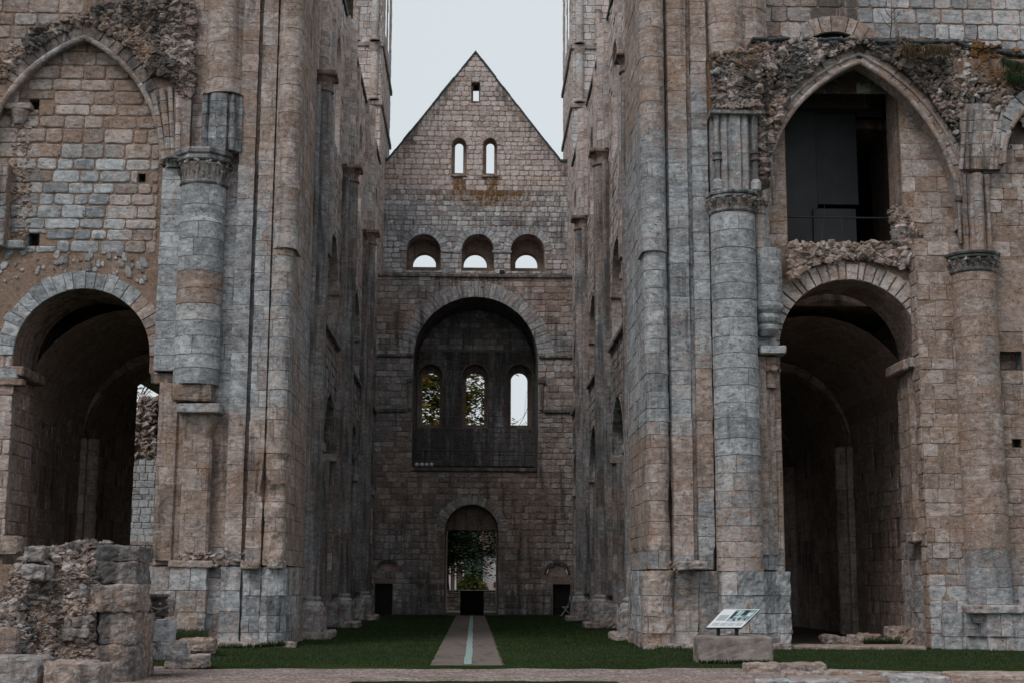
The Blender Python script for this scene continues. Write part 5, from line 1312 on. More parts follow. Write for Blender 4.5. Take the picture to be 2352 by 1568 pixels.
# gravel band across the foreground with ragged edges
top_e = []
for i in range(61):
    u = -400+i*55
    vv = 1535 if u < 1500 else (1533 if u < 1700 else 1536)
    if u > 2050: vv = 1541
    if u < 400: vv = 1528
    x, y = gp(u, vv+2.5*noise.noise(Vector((i*.6, 0, 3)))+rnd.uniform(-1., 1.)); top_e.append((x, y))
bot_e = []
for i in range(61):
    u = -400+i*55; x, y = gp(u, 1563+rnd.uniform(-1, 1)+(25 if u < 780 or u > 1450 else 0)); bot_e.append((x, y))
mb = MB()
for (a, b, c, d_) in zip(top_e, top_e[1:], bot_e[1:], bot_e): mb.add([(a[0], a[1], 0), (b[0], b[1], 0), (c[0], c[1], 0), (d_[0], d_[1], 0)], [(0, 1, 2, 3)])
o = mb.build('gravel_path', GRAVEL); o['kind'] = 'structure'
pe = []; g0_, g1_ = gp(988, 1527), gp(1158, 1527); xl_, xr_ = X(1048, 73.5, 1413), X(1115, 73.5, 1413)
for i in range(90): t_ = i/89; pe.append((g1_[0]+(xr_-g1_[0])*t_+.05*noise.noise(Vector((i*.7, 1, 0))), g1_[1]+(73.5-g1_[1])*t_))
for i in range(90): t_ = 1-i/89; pe.append((g0_[0]+(xl_-g0_[0])*t_+.05*noise.noise(Vector((i*.7, 5, 0))), g0_[1]+(73.5-g0_[1])*t_))
flat('path', pe, .002, PAVE)
flat('passage_floor', [(door.a, 73.5), (door.b, 73.5), (door.b, 86), (door.a, 86)], .001, PAVE)
for nm, (a, b) in (('aisle_floor', (-12.9, -WX-.02)), ('aisle_floor', (WX+.02, 12.9))): flat(nm, [(a, Y0+.3), (b, Y0+.3), (b, YB), (a, YB)], .002, plain('aisle_earth', (.1, .08, .065), .95, 0, .25, 2, .02) if a < 0 else bpy.data.materials['aisle_earth'])
mb = MB(); rblock(mb, (lowR.a+1.75, Y0-.35, .02), (3.5, 1.3, .14), 3, .02, 8, col=(.45, .15, 0, .1)); 
tag(mb.build('threshold_slab', STONE), 'long worn stone threshold under the right archway', 'slab')
GLASS = plain('turquoise_glass', (.22, .34, .33), .3, 0, .3, 9, .01, (.42, .5, .47), .4)
g0 = gp(1066, 1524); g1 = gp(1084, 1524)
mb = MB(); n = 30
for i in range(n):
    t0, t1 = i/n, (i+.97)/n; ya, yb = g0[1]+(73-g0[1])*t0, g0[1]+(73-g0[1])*t1
    xa, xb = g0[0]+(X(1080, 73, 1413)-g0[0])*t0, g1[0]+(X(1086, 73, 1413)+.02-g1[0])*t0
    xa2, xb2 = g0[0]+(X(1080, 73, 1413)-g0[0])*t1, g1[0]+(X(1086, 73, 1413)+.02-g1[0])*t1
    j = rnd.uniform(-.01, .01)
    mb.add([(xa+j, ya, .012), (xb+j, ya, .012), (xb2+j, yb, .012), (xa2+j, yb, .012), (xa+j, ya, .004), (xb+j, ya, .004), (xb2+j, yb, .004), (xa2+j, yb, .004)], [(0, 1, 2, 3), (0, 1, 5, 4), (2, 3, 7, 6), (1, 2, 6, 5), (0, 3, 7, 4)], (rnd.random(), 0, 0, 0))
tag(mb.build('glass_strip', GLASS), 'narrow turquoise glass strip running down the middle of the path', 'glass strip')
# grass blades
def blades(n, region, h, seed, name, mat):
    rg = np.random.default_rng(seed); P = []
    x = rg.uniform(region[0], region[1], n); y = rg.uniform(region[2], region[3], n)
    k = np.ones(n, bool)
    for bx in (((-.92, .63, 20, 73.5),)): k &= ~((x > bx[0]) & (x < bx[1]) & (y > bx[2]) & (y < bx[3]))
    k &= ~((np.abs(x) > 5.0) & (y > 37.7)) | (np.abs(x) < 5.0)
    x, y = x[k], y[k]; n = len(x)
    a = rg.uniform(0, 2*pi, n); hh = h*rg.uniform(.4, 1.3, n)*(1+.6*np.sin(x*3.1+np.cos(y*2.3)*2)); w_ = .008
    le = rg.normal(0, .35, (n, 2))*hh[:, None]
    V = np.zeros((n, 3, 3)); V[:, 0] = np.c_[x-w_*np.cos(a), y-w_*np.sin(a), np.zeros(n)]; V[:, 1] = np.c_[x+w_*np.cos(a), y+w_*np.sin(a), np.zeros(n)]; V[:, 2] = np.c_[x+le[:, 0], y+le[:, 1], hh]
    me = bpy.data.meshes.new(name); me.vertices.add(3*n); me.vertices.foreach_set('co', V.reshape(-1)); me.loops.add(3*n); me.loops.foreach_set('vertex_index', np.arange(3*n, dtype=np.int32))
    me.polygons.add(n); me.polygons.foreach_set('loop_start', np.arange(0, 3*n, 3, dtype=np.int32)); me.polygons.foreach_set('loop_total', np.full(n, 3, dtype=np.int32)); me.update()
    a_ = me.attributes.new('stone', 'FLOAT_COLOR', 'FACE'); cc = np.zeros((n, 4), np.float32); cc[:, 0] = rg.random(n); a_.data.foreach_set('color', cc.ravel())
    me.materials.append(mat); o = bpy.data.objects.new(name, me); SC.collection.objects.link(o); return o
def leafmat(name, cols, transl=.25):
    m, N, L = M(name); b = N['Principled BSDF']; b.inputs['Roughness'].default_value = .6; b.inputs['Specular IOR Level'].default_value = .2
    at_ = N.new('ShaderNodeAttribute'); at_.attribute_name = 'stone'; sp_ = N.new('ShaderNodeSeparateColor'); L.new(at_.outputs['Color'], sp_.inputs[0])
    c = ramp(N, L, sp_.outputs[0], [(i/(len(cols)-1), q_) for i, q_ in enumerate(cols)]); L.new(c, b.inputs['Base Color'])
    tr_ = N.new('ShaderNodeBsdfTranslucent'); L.new(c, tr_.inputs['Color']); mx_ = N.new('ShaderNodeMixShader'); mx_.inputs[0].default_value = transl
    L.new(b.outputs[0], mx_.inputs[1]); L.new(tr_.outputs[0], mx_.inputs[2]); L.new(mx_.outputs[0], N['Material Output'].inputs['Surface'])
    return m
GB = leafmat('grass_blade', [(.018, .033, .012), (.034, .056, .02), (.07, .08, .035)], .2)
o = blades(90000, (-14, 14, 29.4, 38), .035, 1, 'grass', GB); tag(o, 'short green grass of the lawn before the crossing piers', 'grass'); o['kind'] = 'stuff'
o = blades(60000, (-5.0, 5.0, 36, 74.5), .05, 2, 'grass', GB); tag(o, 'short green grass growing along the nave floor', 'grass'); o['kind'] = 'stuff'

# ------------------------------------------------------------------ trees, house, hill behind
BARK = plain('bark', (.05, .04, .032), .9, 0, .3, 12, .02)
def tree(name, label, x, y, h, crown, seed, mat, n=9000, group=None, trunk=.3, first=.35, ls=.16):
    rnd = random.Random(seed); t = thing(name, label, 'tree', (x, y, 0), group)
    mb = MB(); tips = []
    def br(p, d, L, r, lev):
        pts = [p]; rs = [r]; n_ = 5
        for i in range(n_):
            d = (d+Vector((rnd.uniform(-.2, .2), rnd.uniform(-.2, .2), rnd.uniform(-.05, .15)))*(.6 if lev else .25)).normalized()
            p = p+d*L/n_; pts.append(p); rs.append(r*(1-.12*(i+1)))
            if lev >= 1: tips.append((p, L))
            if lev < 3 and (i >= 1 or lev) and rnd.random() < .9:
                a = rnd.uniform(0, 6.3); s = Vector((cos(a), sin(a), rnd.uniform(.0, .7))).normalized()
                br(p, (d*.55+s).normalized(), L*rnd.uniform(.5, .72), rs[-1]*.55, lev+1)
        tube(mb, pts, rs, 7 if lev < 2 else 4, cap=False)
    T0 = Vector((x, y, 0)); top_ = Vector((x+rnd.uniform(-.1, .1)*h*.2, y, h*first))
    tube(mb, [T0, T0.lerp(top_, .5)+Vector((rnd.uniform(-.1, .1), 0, 0)), top_], [trunk*1.25, trunk, trunk*.85], 10, cap=False)
    for k in range(6):
        a = 2*pi*k/6+rnd.uniform(-.4, .4); br(top_, Vector((cos(a)*.75, sin(a)*.75, rnd.uniform(.5, 1.2))).normalized(), h*(1-first)*rnd.uniform(.45, .62), trunk*.5, 1)
    br(top_, Vector((0, 0, 1)), h*(1-first)*.65, trunk*.7, 1)
    mb.build('trunk', BARK, t)
    mb = MB(); cx_, cz_, rx_, rz_ = crown
    clumps = [rnd.choice(tips)[0]+Vector((rnd.gauss(0, .5), rnd.gauss(0, .5), rnd.gauss(0, .4))) for _ in range(n//60)]
    while len(clumps) < n//34:
        e = Vector((rnd.gauss(0, 1), rnd.gauss(0, 1), rnd.gauss(0, 1))).normalized()*rnd.uniform(.45, 1)
        if noise.noise(e*2.2+Vector((seed, 0, 0))) > -.12: clumps.append(Vector((x+cx_+e.x*rx_, y+e.y*rx_, cz_+e.z*rz_)))
    for c in clumps:
        q_ = ((c.x-x-cx_)/rx_)**2+((c.y-y)/rx_)**2+((c.z-cz_)/rz_)**2
        if q_ > 1.25: continue
        tone = rnd.random(); R_ = rnd.uniform(.35, .8)
        for _ in range(34):
            p = c+Vector((rnd.gauss(0, 1), rnd.gauss(0, 1), rnd.gauss(0, .6)))*R_*.6
            a, b2 = rnd.uniform(0, 6.3), rnd.uniform(-.9, .9); s = ls*rnd.uniform(.6, 1.3)
            d1 = Vector((cos(a), sin(a), b2*.5)).normalized()*s; d2 = d1.cross(Vector((rnd.uniform(-.6, .6), rnd.uniform(-.6, .6), 1))).normalized()*s*.6
            mb.add([p-d1, p+d2, p+d1, p-d2], [(0, 1, 2), (0, 2, 3)], (cl(tone+rnd.uniform(-.25, .25)), 0, 0, 0))
    mb.build('crown', mat, t); return t
LF1 = leafmat('autumn_leaf', [(.04, .05, .012), (.11, .115, .02), (.22, .18, .035), (.36, .24, .055)], .3)
LF2 = leafmat('green_leaf', [(.02, .04, .022), (.045, .08, .035), (.09, .12, .05)], .25)
tree('tree', 'tall tree with yellowing leaves seen through the two left windows of the niche', -2.9, 112, 21, (0, 14, 5.2, 7), 5, LF1, 42000, None, .3, .25, .2)
tree('tree', 'dark green tree seen through the arched doorway', -1.75, 96, 8.5, (1.5, 5.1, 4.6, 3.3), 8, LF2, 30000, None, .2, .28, .12)
tree('tree', 'leafy tree glimpsed beyond the gap of the left aisle', -17.5, 70, 13, (0, 8.5, 4.5, 4.8), 9, LF1, 7000, None, .3, .35, .15)
WHITE = plain('white_render', (.68, .62, .62), .8, 0, .05, 2); ROOF = plain('brown_brick', (.12, .07, .06), .8, 0, .2, 8)
hs_ = thing('house', 'pale rendered house standing beyond the doorway', 'house', (5, 128, 0))
xh = X(1111, 128, 1340)
mb = MB(); box(mb, (xh, 128, 0), (xh+9, 136, 4.6)); mb.build('wall', WHITE, hs_)
mb = MB(); mb.add([(xh-.4, 127.5, 4.4), (xh+9.4, 127.5, 4.4), (xh+9.4, 132, 8), (xh-.4, 132, 8), (xh-.4, 136.5, 4.4), (xh+9.4, 136.5, 4.4)], [(0, 1, 2, 3), (3, 2, 5, 4), (0, 3, 4), (1, 2, 5)]); mb.build('roof', ROOF, hs_)
mb = MB(); box(mb, (X(1134, 127.9, 1340), 127.9, Z(1348, 128)), (X(1141, 127.9, 1340), 128.05, Z(1336, 128))); mb.build('shutter', plain('red_shutter', (.15, .02, .03)), hs_)
hb_ = thing('brick_house', 'small brick house with white window frames beyond the doorway', 'house', (-4, 124, 0))
xa, xb = X(1020, 124, 1340), X(1066, 124, 1340)
mb = MB(); box(mb, (xa-5, 124, 0), (xb, 130, 3.9)); mb.build('wall', ROOF, hb_)
mb = MB()
for u in (1033, 1046, 1064): box(mb, (X(u, 124, 1350)-.07, 123.9, 0), (X(u, 124, 1350)+.07, 124.02, 3.4))
box(mb, (X(1046, 124, 1350), 123.88, 3.2), (X(1066, 124, 1350), 123.98, 3.4)); mb.build('white_frame', WHITE, hb_)
mb = MB(); mb.add([(xa-5.3, 123.6, 3.8), (xb+.3, 123.6, 3.8), (xb+.3, 127, 6.3), (xa-5.3, 127, 6.3), (xa-5.3, 130.4, 3.8), (xb+.3, 130.4, 3.8)], [(0, 1, 2, 3), (3, 2, 5, 4), (0, 3, 4), (1, 2, 5)]); mb.build('roof', LEAD, hb_)
for i_, (u_, y_, r_, h_, lab) in enumerate(((1076, 112, .9, 2.3, 'olive green bush beyond the doorway beside the brick house'), (1097, 114, .9, 1.9, 'yellowing bush beyond the doorway beside the pale house'), (1120, 150, 2.6, 7.5, 'dark evergreen bush rising beyond the pale house'))):
    xx = X(u_, y_, 1370); tb_ = thing('bush', lab, 'bush', (xx, y_, 0)); mb = MB(); rnd_ = random.Random(i_)
    for k_ in range(1800):
        e = Vector((rnd_.gauss(0, 1), rnd_.gauss(0, 1), rnd_.gauss(0, 1))).normalized()*rnd_.uniform(.6, 1); p = Vector((xx+e.x*r_, y_+e.y*r_, h_*.5+e.z*h_*.52))
        if p.z < .02: continue
        s_ = .11; a_ = rnd_.uniform(0, 6.3); d1 = Vector((cos(a_), sin(a_), rnd_.uniform(-.6, .6)))*s_; d2 = Vector((-sin(a_), cos(a_), rnd_.uniform(-.8, .8)))*s_*.6
        mb.add([p-d1, p+d2, p+d1, p-d2], [(0, 1, 2), (0, 2, 3)], (cl(.5*i_+rnd_.uniform(-.2, .4)), 0, 0, 0))
    mb.build('foliage', LF1 if i_ < 2 else LF2, tb_)
    mb = MB(); tube(mb, [(xx, y_, 0), (xx, y_, h_*.6)], .06, 6); mb.build('stem', BARK, tb_)
lw = MB(); sheet(lw, Frame((0, 88, 0), (1, 0, 0), (0, -1, 0)), -8, 8, 0, 1.15, [], 0, (.3, .4, .7, .3)); ashlar(lw, Frame((0, 88, 0), (1, 0, 0), (0, -1, 0)), -8, 8, 0, 1.1, tfn(cool=.5, val=.3), [], rows=(.2, .3), wid=(.2, .5), mid=False)
box(lw, (-8, 88, .01), (8, 88.4, 1.2), (.3, .4, .2, .4), bev=.03)
tag(lw.build('low_wall', FARSTONE), 'low stone wall across the yard behind the doorway', 'wall')
mb = MB(); n = 40; vs = []; HILL = plain('wooded_hill', (.018, .032, .024), .95, 0, .35, .06, .5, (.03, .045, .03), 0)
for j in range(14):
    for i in range(n+1):
        x = -700+1400*i/n; y = 330+j*45; vs.append((x, y, max(0, min(1, j/6))*(26+14*noise.noise(Vector((x*.004, y*.004, 1))))*1.15-1))
mb.add(vs, [(j*(n+1)+i, j*(n+1)+i+1, (j+1)*(n+1)+i+1, (j+1)*(n+1)+i) for j in range(13) for i in range(n)]); o = mb.build('hill', HILL, smooth=True); o['kind'] = 'structure'

# black block in the doorway
mb = MB(); x0, x1 = X(1057, 74, 1380), X(1111, 74, 1380); box(mb, (x0, 74, .006), (x1, 74.7, Z(1357, 74)), bev=.02)
mb.v = mb.v; tb = thing('black_box', 'matt black box standing at the end of the path in the doorway', 'box', ((x0+x1)/2, 74, 0)); mb.build('body', BLACK, tb)
mb = MB(); box(mb, (x0-.02, 73.97, Z(1357, 74)), (x1+.02, 74.73, Z(1357, 74)+.03), bev=.008); mb.build('lid', BLACK, tb)
# folding chair
WM = plain('white_metal', (.5, .5, .5), .4)
xc = X(1301, 73.2, 1400); fc = thing('folding_chair', 'white folding chair leaning open before the right side door', 'chair', (xc, 73.2, 0))
for dy in (-.2, .2):
    mb = MB(); tube(mb, [(xc-.28, 73.2+dy, .0), (xc+.05, 73.2+dy, .45), (xc+.2, 73.2+dy, .98)], .014, 6); mb.build('leg', WM, fc)
    mb = MB(); tube(mb, [(xc+.3, 73.2+dy, .0), (xc-.2, 73.2+dy, .46)], .014, 6); mb.build('leg', WM, fc)
mb = MB(); box(mb, (xc-.22, 73.0, .44), (xc+.14, 73.4, .465), bev=.008); mb.build('seat', WM, fc)
mb = MB(); box(mb, (xc+.15, 73.0, .78), (xc+.19, 73.4, .98), bev=.01); mb.build('backrest', WM, fc)
# floodlight on the string course and lamps in the niche
p = at(1153, 633, YB-.1); fl = thing('floodlight', 'small dark floodlight on the ledge below the three openings', 'lamp', (p.x, YB, p.z-.1))
mb = MB(); box(mb, (p.x-.13, YB+.02, ZBT+.2), (p.x+.13, YB+.22, ZBT+.38), bev=.02); mb.build('housing', IRON, fl)
mb = MB(); box(mb, (p.x-.15, YB+.06, ZBT+.121), (p.x+.15, YB+.1, ZBT+.2)); mb.build('bracket', IRON, fl)
for k, u in enumerate((957, 969, 980, 991)):
    p = at(u, 1066, YB+.25); lp = thing('spot_lamp', 'small round white lamp on the niche ledge, '+('leftmost of four', 'second of four from the left', 'third of four from the left', 'rightmost of four')[k], 'lamp', (p.x, YB+.3, niche.z0), 'row of round lamps on the niche ledge')
    mb = MB(); lathe(mb, p.x, YB+.3, [(.05, niche.z0+.01), (.02, niche.z0+.03), (.02, p.z-.1)], 10); mb.build('stem', IRON, lp)
    mb = MB()
    for i in range(8):
        pass
    vs = [(p.x+.11*sin(pi*i/8)*cos(2*pi*j/12), YB+.3+.11*sin(pi*i/8)*sin(2*pi*j/12), p.z+.11*cos(pi*i/8)) for i in range(9) for j in range(12)]
    mb.add(vs, [(i*12+j, i*12+(j+1) % 12, (i+1)*12+(j+1) % 12, (i+1)*12+j) for i in range(8) for j in range(12)]); mb.build('globe', WHITE, lp, smooth=True)
# railings
def rail(label, x0, x1, y, z0, h, n, r=.025):
    t = thing('railing', label, 'railing', ((x0+x1)/2, y, z0))
    mb = MB(); tube(mb, [(x0, y, z0+h), (x1, y, z0+h)], r, 6); mb.build('handrail', IRON, t)
    for i in range(n):
        x = x0+(x1-x0)*(i+.5)/n; mb = MB(); tube(mb, [(x, y, z0), (x, y, z0+h)], r*.8, 6); mb.build('post', IRON, t)
rail('thin iron guard rail across the dark pointed opening', win.a, win.b, Y0+.4, win.z0, Z(492, Y0+.4)-win.z0, 1)
rail('thin iron guard rail along the edge of the deep niche', niche.a, niche.b, YB+.5, niche.z0, 1.0, 5)
# dark boarded room behind the pointed opening
BRD = plain('dark_slate_board', (.05, .054, .06), .5, 0, .12, 1.2, .01)
br_ = thing('board_partition', 'dark grey boarding standing inside the pointed opening', 'partition', ((win.a+win.b)/2, Y0+2.6, win.z0))
zW = win.z0
def bx2(u0, u1, v0, v1, Y, th=.06, name='panel', mat=BRD):
    a = at(u0, v1, Y); b = at(u1, v0, Y); mb = MB(); box(mb, (a.x, Y, a.z), (b.x, Y+th, b.z), bev=.012); return mb.build(name, mat, br_)
bx2(1770, 1868, 150, 560, Y0+2.6); bx2(1870, 1965, 262, 470, Y0+2.75); bx2(1864, 1967, 140, 258, Y0+2.55); bx2(1870, 1966, 480, 560, Y0+2.5); bx2(1969, 2020, 100, 268, Y0+2.7)
mb = MB(); box(mb, (X(1700, Y0), Y0+1.9, zW-.2), (X(2230, Y0), Y0+6, zW-.05)); box(mb, (X(1650, Y0), Y0+6, zW-.2), (X(2300, Y0), Y0+6.2, 19)); box(mb, (X(1650, Y0)-.2, Y0+.05, 10.3), (X(1650, Y0), Y0+6, 19)); box(mb, (X(2200, Y0), Y0+1.3, zW-.2), (X(2200, Y0)+.2, Y0+6, 19)); box(mb, (X(1650, Y0), Y0+1.0, 17.5), (X(2200, Y0), Y0+6, 17.7))
mb.build('back_wall', BLACK, br_)

# ------------------------------------------------------------------ information board on its block
PL = plain('plinth_stone', (.26, .215, .195), .9, 0, .2, 3, .01, (.15, .125, .115), .1)
yb = 31.0; sb = thing('stone_plinth', 'large squared stone block carrying the information board', 'block', (X(1690, yb, 1500), yb, 0))
a = X(1605, yb, 1480); b = X(1777, yb, 1480); zt_ = Z(1458, yb)
mb = MB(); rblock(mb, ((a+b)/2, yb+.45, zt_/2-.03), (b-a, .95, zt_+.06), 5, .018, 14, col=(.45, .18, 0, .12)); mb.build('block', PL, sb)
ib = thing('information_board', 'tilted white information board with a blue grey picture on dark posts', 'sign', ((a+b)/2, yb+.3, zt_))
def tilt_pt(u, v):   # board plane rising towards the back
    t_ = (1440-v)/44
    return t_
pA = at(1622, 1440, yb+.12); pB = at(1703, 1440, yb+.12); pC = at(1746, 1398, yb+.55); pD = at(1662, 1398, yb+.55)
def bp_(s, t_, e=0.):
    lo = pA.lerp(pB, s); hi_ = pD.lerp(pC, s); nn = (pB-pA).cross(pD-pA).normalized(); return lo.lerp(hi_, t_)+nn*e
def slab(mb, s0, s1, t0, t1, e0, e1, col=(.5, 0, 0, 0)):
    mb.add([bp_(s, t_, e) for e in (e0, e1) for s, t_ in ((s0, t0), (s1, t0), (s1, t1), (s0, t1))], [(0, 1, 2, 3), (4, 5, 6, 7), (0, 1, 5, 4), (1, 2, 6, 5), (2, 3, 7, 6), (3, 0, 4, 7)], col)
BW = plain('board_white', (.62, .64, .66), .35, 0, .03, 5); BI = plain('board_ink', (.16, .17, .18), .4); BP = plain('board_picture', (.07, .12, .14), .35, 0, .5, 14, 0, (.22, .3, .32)); BL = plain('board_line', (.5, .55, .56), .4); BDK = plain('board_dark_shape', (.02, .035, .045), .4)
mb = MB(); slab(mb, 0, 1, 0, 1, -.03, 0); pn = mb.build('panel', BW, ib)
mb = MB(); slab(mb, -.006, 1.006, -.01, -.0, -.035, .004); slab(mb, 1.0, 1.006, 0, 1, -.035, .004); mb.build('panel_edge', LEAD, ib)
mb = MB(); slab(mb, .38, .97, .34, .96, .002, .004); mb.build('picture', BP, pn)
mb = MB()
for s0, s1, t0, t1 in ((.42, .95, .36, .42), (.45, .7, .55, .6), (.6, .63, .4, .9), (.8, .93, .6, .8), (.5, .56, .7, .9)): slab(mb, s0, s1, t0, t1, .005, .007)
mb.build('picture_lines', BL, pn)
mb = MB()
for s0, s1, t0, t1 in ((.4, .47, .5, .86), (.65, .78, .66, .94), (.68, .73, .38, .5), (.84, .9, .38, .46), (.55, .6, .36, .44)): slab(mb, s0, s1, t0, t1, .008, .01)
mb.build('picture_shapes', BDK, pn)
mb = MB()
for k in range(9): slab(mb, .07, .33, .66-k*.035, .672-k*.035, .002, .003)
for s0 in (.08, .3, .52, .74):
    for k in range(4): slab(mb, s0, s0+.19, .24-k*.045, .252-k*.045, .002, .003)
mb.build('text_lines', BI, pn)
def word(txt, s, t_, size, name='title'):
    cu = bpy.data.curves.new(name, 'FONT'); cu.body = txt; cu.size = size; o = bpy.data.objects.new(name, cu); SC.collection.objects.link(o)
    ex = (pB-pA).normalized(); ey = (pD-pA).normalized(); ez = ex.cross(ey).normalized(); ey = ez.cross(ex); p_ = bp_(s, t_, .004)-ORG[ib.name]
    dg = bpy.context.evaluated_depsgraph_get(); me = bpy.data.meshes.new_from_object(o.evaluated_get(dg)); bpy.data.objects.remove(o)
    me.transform(Matrix(((ex.x, ey.x, ez.x, p_.x), (ex.y, ey.y, ez.y, p_.y), (ex.z, ey.z, ez.z, p_.z), (0, 0, 0, 1))))
    o = bpy.data.objects.new(name, me); me.materials.append(BI); SC.collection.objects.link(o); o.parent = ib
for uu in (1650, 1692):
    p = at(uu, 1443, yb+.28); mb = MB(); box(mb, (p.x-.035, yb+.26, zt_-.02), (p.x+.035, yb+.32, p.z+.02)); mb.build('post', IRON, ib)

# ------------------------------------------------------------------ foreground ruins, left
rw = thing('rubble_wall', 'ruined stub of wall with a rough flint core in the left foreground', 'wall', (-8.2, 25.5, 0))
rnd = random.Random(33); YR_ = 25.5
prof = [(-420, 1300), (-120, 1290), (0, 1395), (25, 1330), (50, 1275), (60, 1262), (115, 1260), (150, 1250), (200, 1244), (238, 1262), (242, 1580)]
mb = MB(); NX, NZ = 90, 46
def heap(i, j, back=False):
    u = -420+662*i/NX
    for (ua, va), (ub, vb) in zip(prof, prof[1:]):
        if u <= ub: vt = va+(vb-va)*(u-ua)/(ub-ua); break
    vt = min(vt, 1570)
    zt = at(u, vt, YR_).z; z = zt*j/NZ; x = X(u, YR_, 1400)
    dpt = .55*(1-(j/NZ)**2)+.3*nz((x, 0, z), .9, 5)+.2*nz((x, 0, z), 2.5, 2)
    return Vector((x, YR_-dpt, z))
vs = [heap(i, j) for j in range(NZ+1) for i in range(NX+1)]
for j in range(NZ):
    for i in range(NX):
        k = j*(NX+1)+i; mb.add([vs[k], vs[k+1], vs[k+NX+2], vs[k+NX+1]], [(0, 1, 2, 3)], (.1, .1, .7, .6), .05)
FLT = tfn(cool=.4, sp=.3, val=.24, vs=1.0, crust=.46, cs=1.0, ns=.8)
for k in range(11000):
    i, j = rnd.uniform(0, NX-.01), rnd.uniform(0, NZ)**1
    p = heap(i, j); s = rnd.uniform(.025, .07) if rnd.random() > .08 else rnd.uniform(.08, .14)
    col, _ = FLT(p, rnd.random()); 
    if rnd.random() < .07: col = (.55, -.3, 0, 0)
    ms = .0 if p.z > .7 else .25*rnd.random()
    rock(mb, p+Vector((0, -.02, .0)), s, rnd, col, ms, .62)
for k in range(900):
    i = rnd.uniform(0, NX-.01); p = heap(i, NZ)+Vector((0, rnd.uniform(0, 1.3), rnd.uniform(-.05, .03))); rock(mb, p, rnd.uniform(.05, .12), rnd, FLT(p, rnd.random())[0], 0, .6)
box(mb, (X(-420, YR_), YR_+.1, 0), (X(236, YR_), YR_+1.5, Z(1300, YR_)), (.3, .2, .7, .4)); 
mb.build('flint_core', STONE, rw)
mb = MB()
for i, (u0, u1, v0, v1, d, cc) in enumerate(((221, 315, 1255, 1288, .35, (.42, .55, 0, .3)), (222, 312, 1290, 1340, .4, (.45, .5, 0, .3)), (207, 312, 1342, 1402, .5, (.55, .3, 0, .05)), (222, 310, 1404, 1480, .45, (.5, .35, 0, .1)), (207, 305, 1484, 1580, .6, (.42, .35, 0, .15)), (180, 210, 1345, 1410, .42, (.5, .4, 0, .2)),
        (165, 207, 1415, 1460, .55, (.4, .5, 0, .3)), (170, 208, 1462, 1545, .5, (.6, .55, 0, .1)), (52, 98, 1255, 1288, .5, (.6, .5, 0, .1)), (50, 98, 1298, 1330, .75, (.75, .55, 0, 0)), (145, 180, 1420, 1470, .5, (.4, .4, 0, .3)))):
    a = at(u0, v1, YR_-d); b = at(u1, v0, YR_-d); z0_ = max(-.05, a.z)
    rblock(mb, ((a.x+b.x)/2, YR_-d+.55, (z0_+b.z)/2), (b.x-a.x+.05, 1.1, b.z-z0_+.03), i+60, .05, 16, col=(cc[0]*.7, cc[1]*.5+.25, 0, cc[3]+.34))
mb.build('ashlar_end', STONE, rw)
# lower blocks at the very left and front
for i, (u0, u1, v0, v1, yy, cc, lab) in enumerate(((-140, 46, 1440, 1500, 24.7, (.3, .3, 0, .45), 'dark squared block on its side at the left edge'), (-120, 96, 1508, 1600, 23.6, (.4, .5, 0, .3), 'smooth grey squared block in the lower left corner'),
        (98, 345-140, 1518, 1600, 23.4, (.5, .15, 0, .0), 'broad pinkish stone slab beside the smooth grey block'), (170, 232, 1526, 1600, 23.0, (.4, .4, 0, .3), 'broken upright stone at the foot of the rubble wall'))):
    a = at(u0, v1, yy); b = at(u1, v0, yy); z0_ = -.05
    mb = MB(); o_ = (((a.x+b.x)/2), yy+.35, 0); rblock(mb, (o_[0], yy+.35, (z0_+b.z)/2), (b.x-a.x, .9, b.z-z0_), i+80, .03, 12, col=cc)
    tag(mb.build('stone_block', STONE, None, org=o_), lab, 'stone block')
# carved fragment standing on blocks
yF = 26.4
def fr(u0, u1, v0, v1, yy, seed, amp, cc, dep=.6, lab='', name='stone_block', moss=0.):
    a = at(u0, v1, yy); b = at(u1, v0, yy); mb = MB(); z0_ = max(0, a.z)
    rblock(mb, ((a.x+b.x)/2, yy+dep/2, (z0_+b.z)/2), (b.x-a.x, dep, b.z-z0_), seed, amp, 12, col=cc, moss=moss)
    return mb, ((a.x+b.x)/2, yy+dep/2, z0_)
cp_ = thing('broken_capital', 'broken carved capital on the pale block beside the rubble wall', 'capital', (X(364, yF, 1400), yF+.3, Z(1422, yF)))
xk = X(364, yF, 1400)
def zv(v): return Z(v, yF)
mb = MB()
box(mb, (X(337, yF), yF, zv(1374)), (X(398, yF), yF+.55, zv(1366)), (.4, .5, 0, .35), bev=.015); box(mb, (X(342, yF), yF+.04, zv(1379)), (X(393, yF), yF+.5, zv(1374)), (.3, .5, 0, .7)); mb.build('abacus', STONE, cp_)
mb = MB(); rblock(mb, (xk, yF+.32, (zv(1379)+zv(1418))/2), (X(388, yF)-X(342, yF), .5, zv(1379)-zv(1418)), 4, .03, 12, col=(.3, .4, 0, .5))
for u_ in (345, 366, 388):
    for v_, s_ in ((1385, .05), (1402, .07)): rock(mb, at(u_, v_, yF+.06), s_, rnd, (.55, .5, 0, .15), 0, .9)
tube(mb, [at(u_, 1390+8*sin((u_-342)/46*pi), yF+.04) for u_ in range(344, 390, 5)], .025, 6, (.5, .5, 0, .2)); mb.build('carved_bell', STONE, cp_)
mb = MB(); box(mb, (X(340, yF), yF+.03, zv(1424)), (X(390, yF), yF+.5, zv(1418)), (.5, .5, 0, .4), bev=.012); mb.build('necking', STONE, cp_)
mb, o_ = fr(337, 393, 1425, 1476, yF, 5, .02, (.75, .8, 0, 0)); tag(mb.build('stone_block', STONE, None, org=o_), 'pale squared block directly under the broken capital', 'stone block')
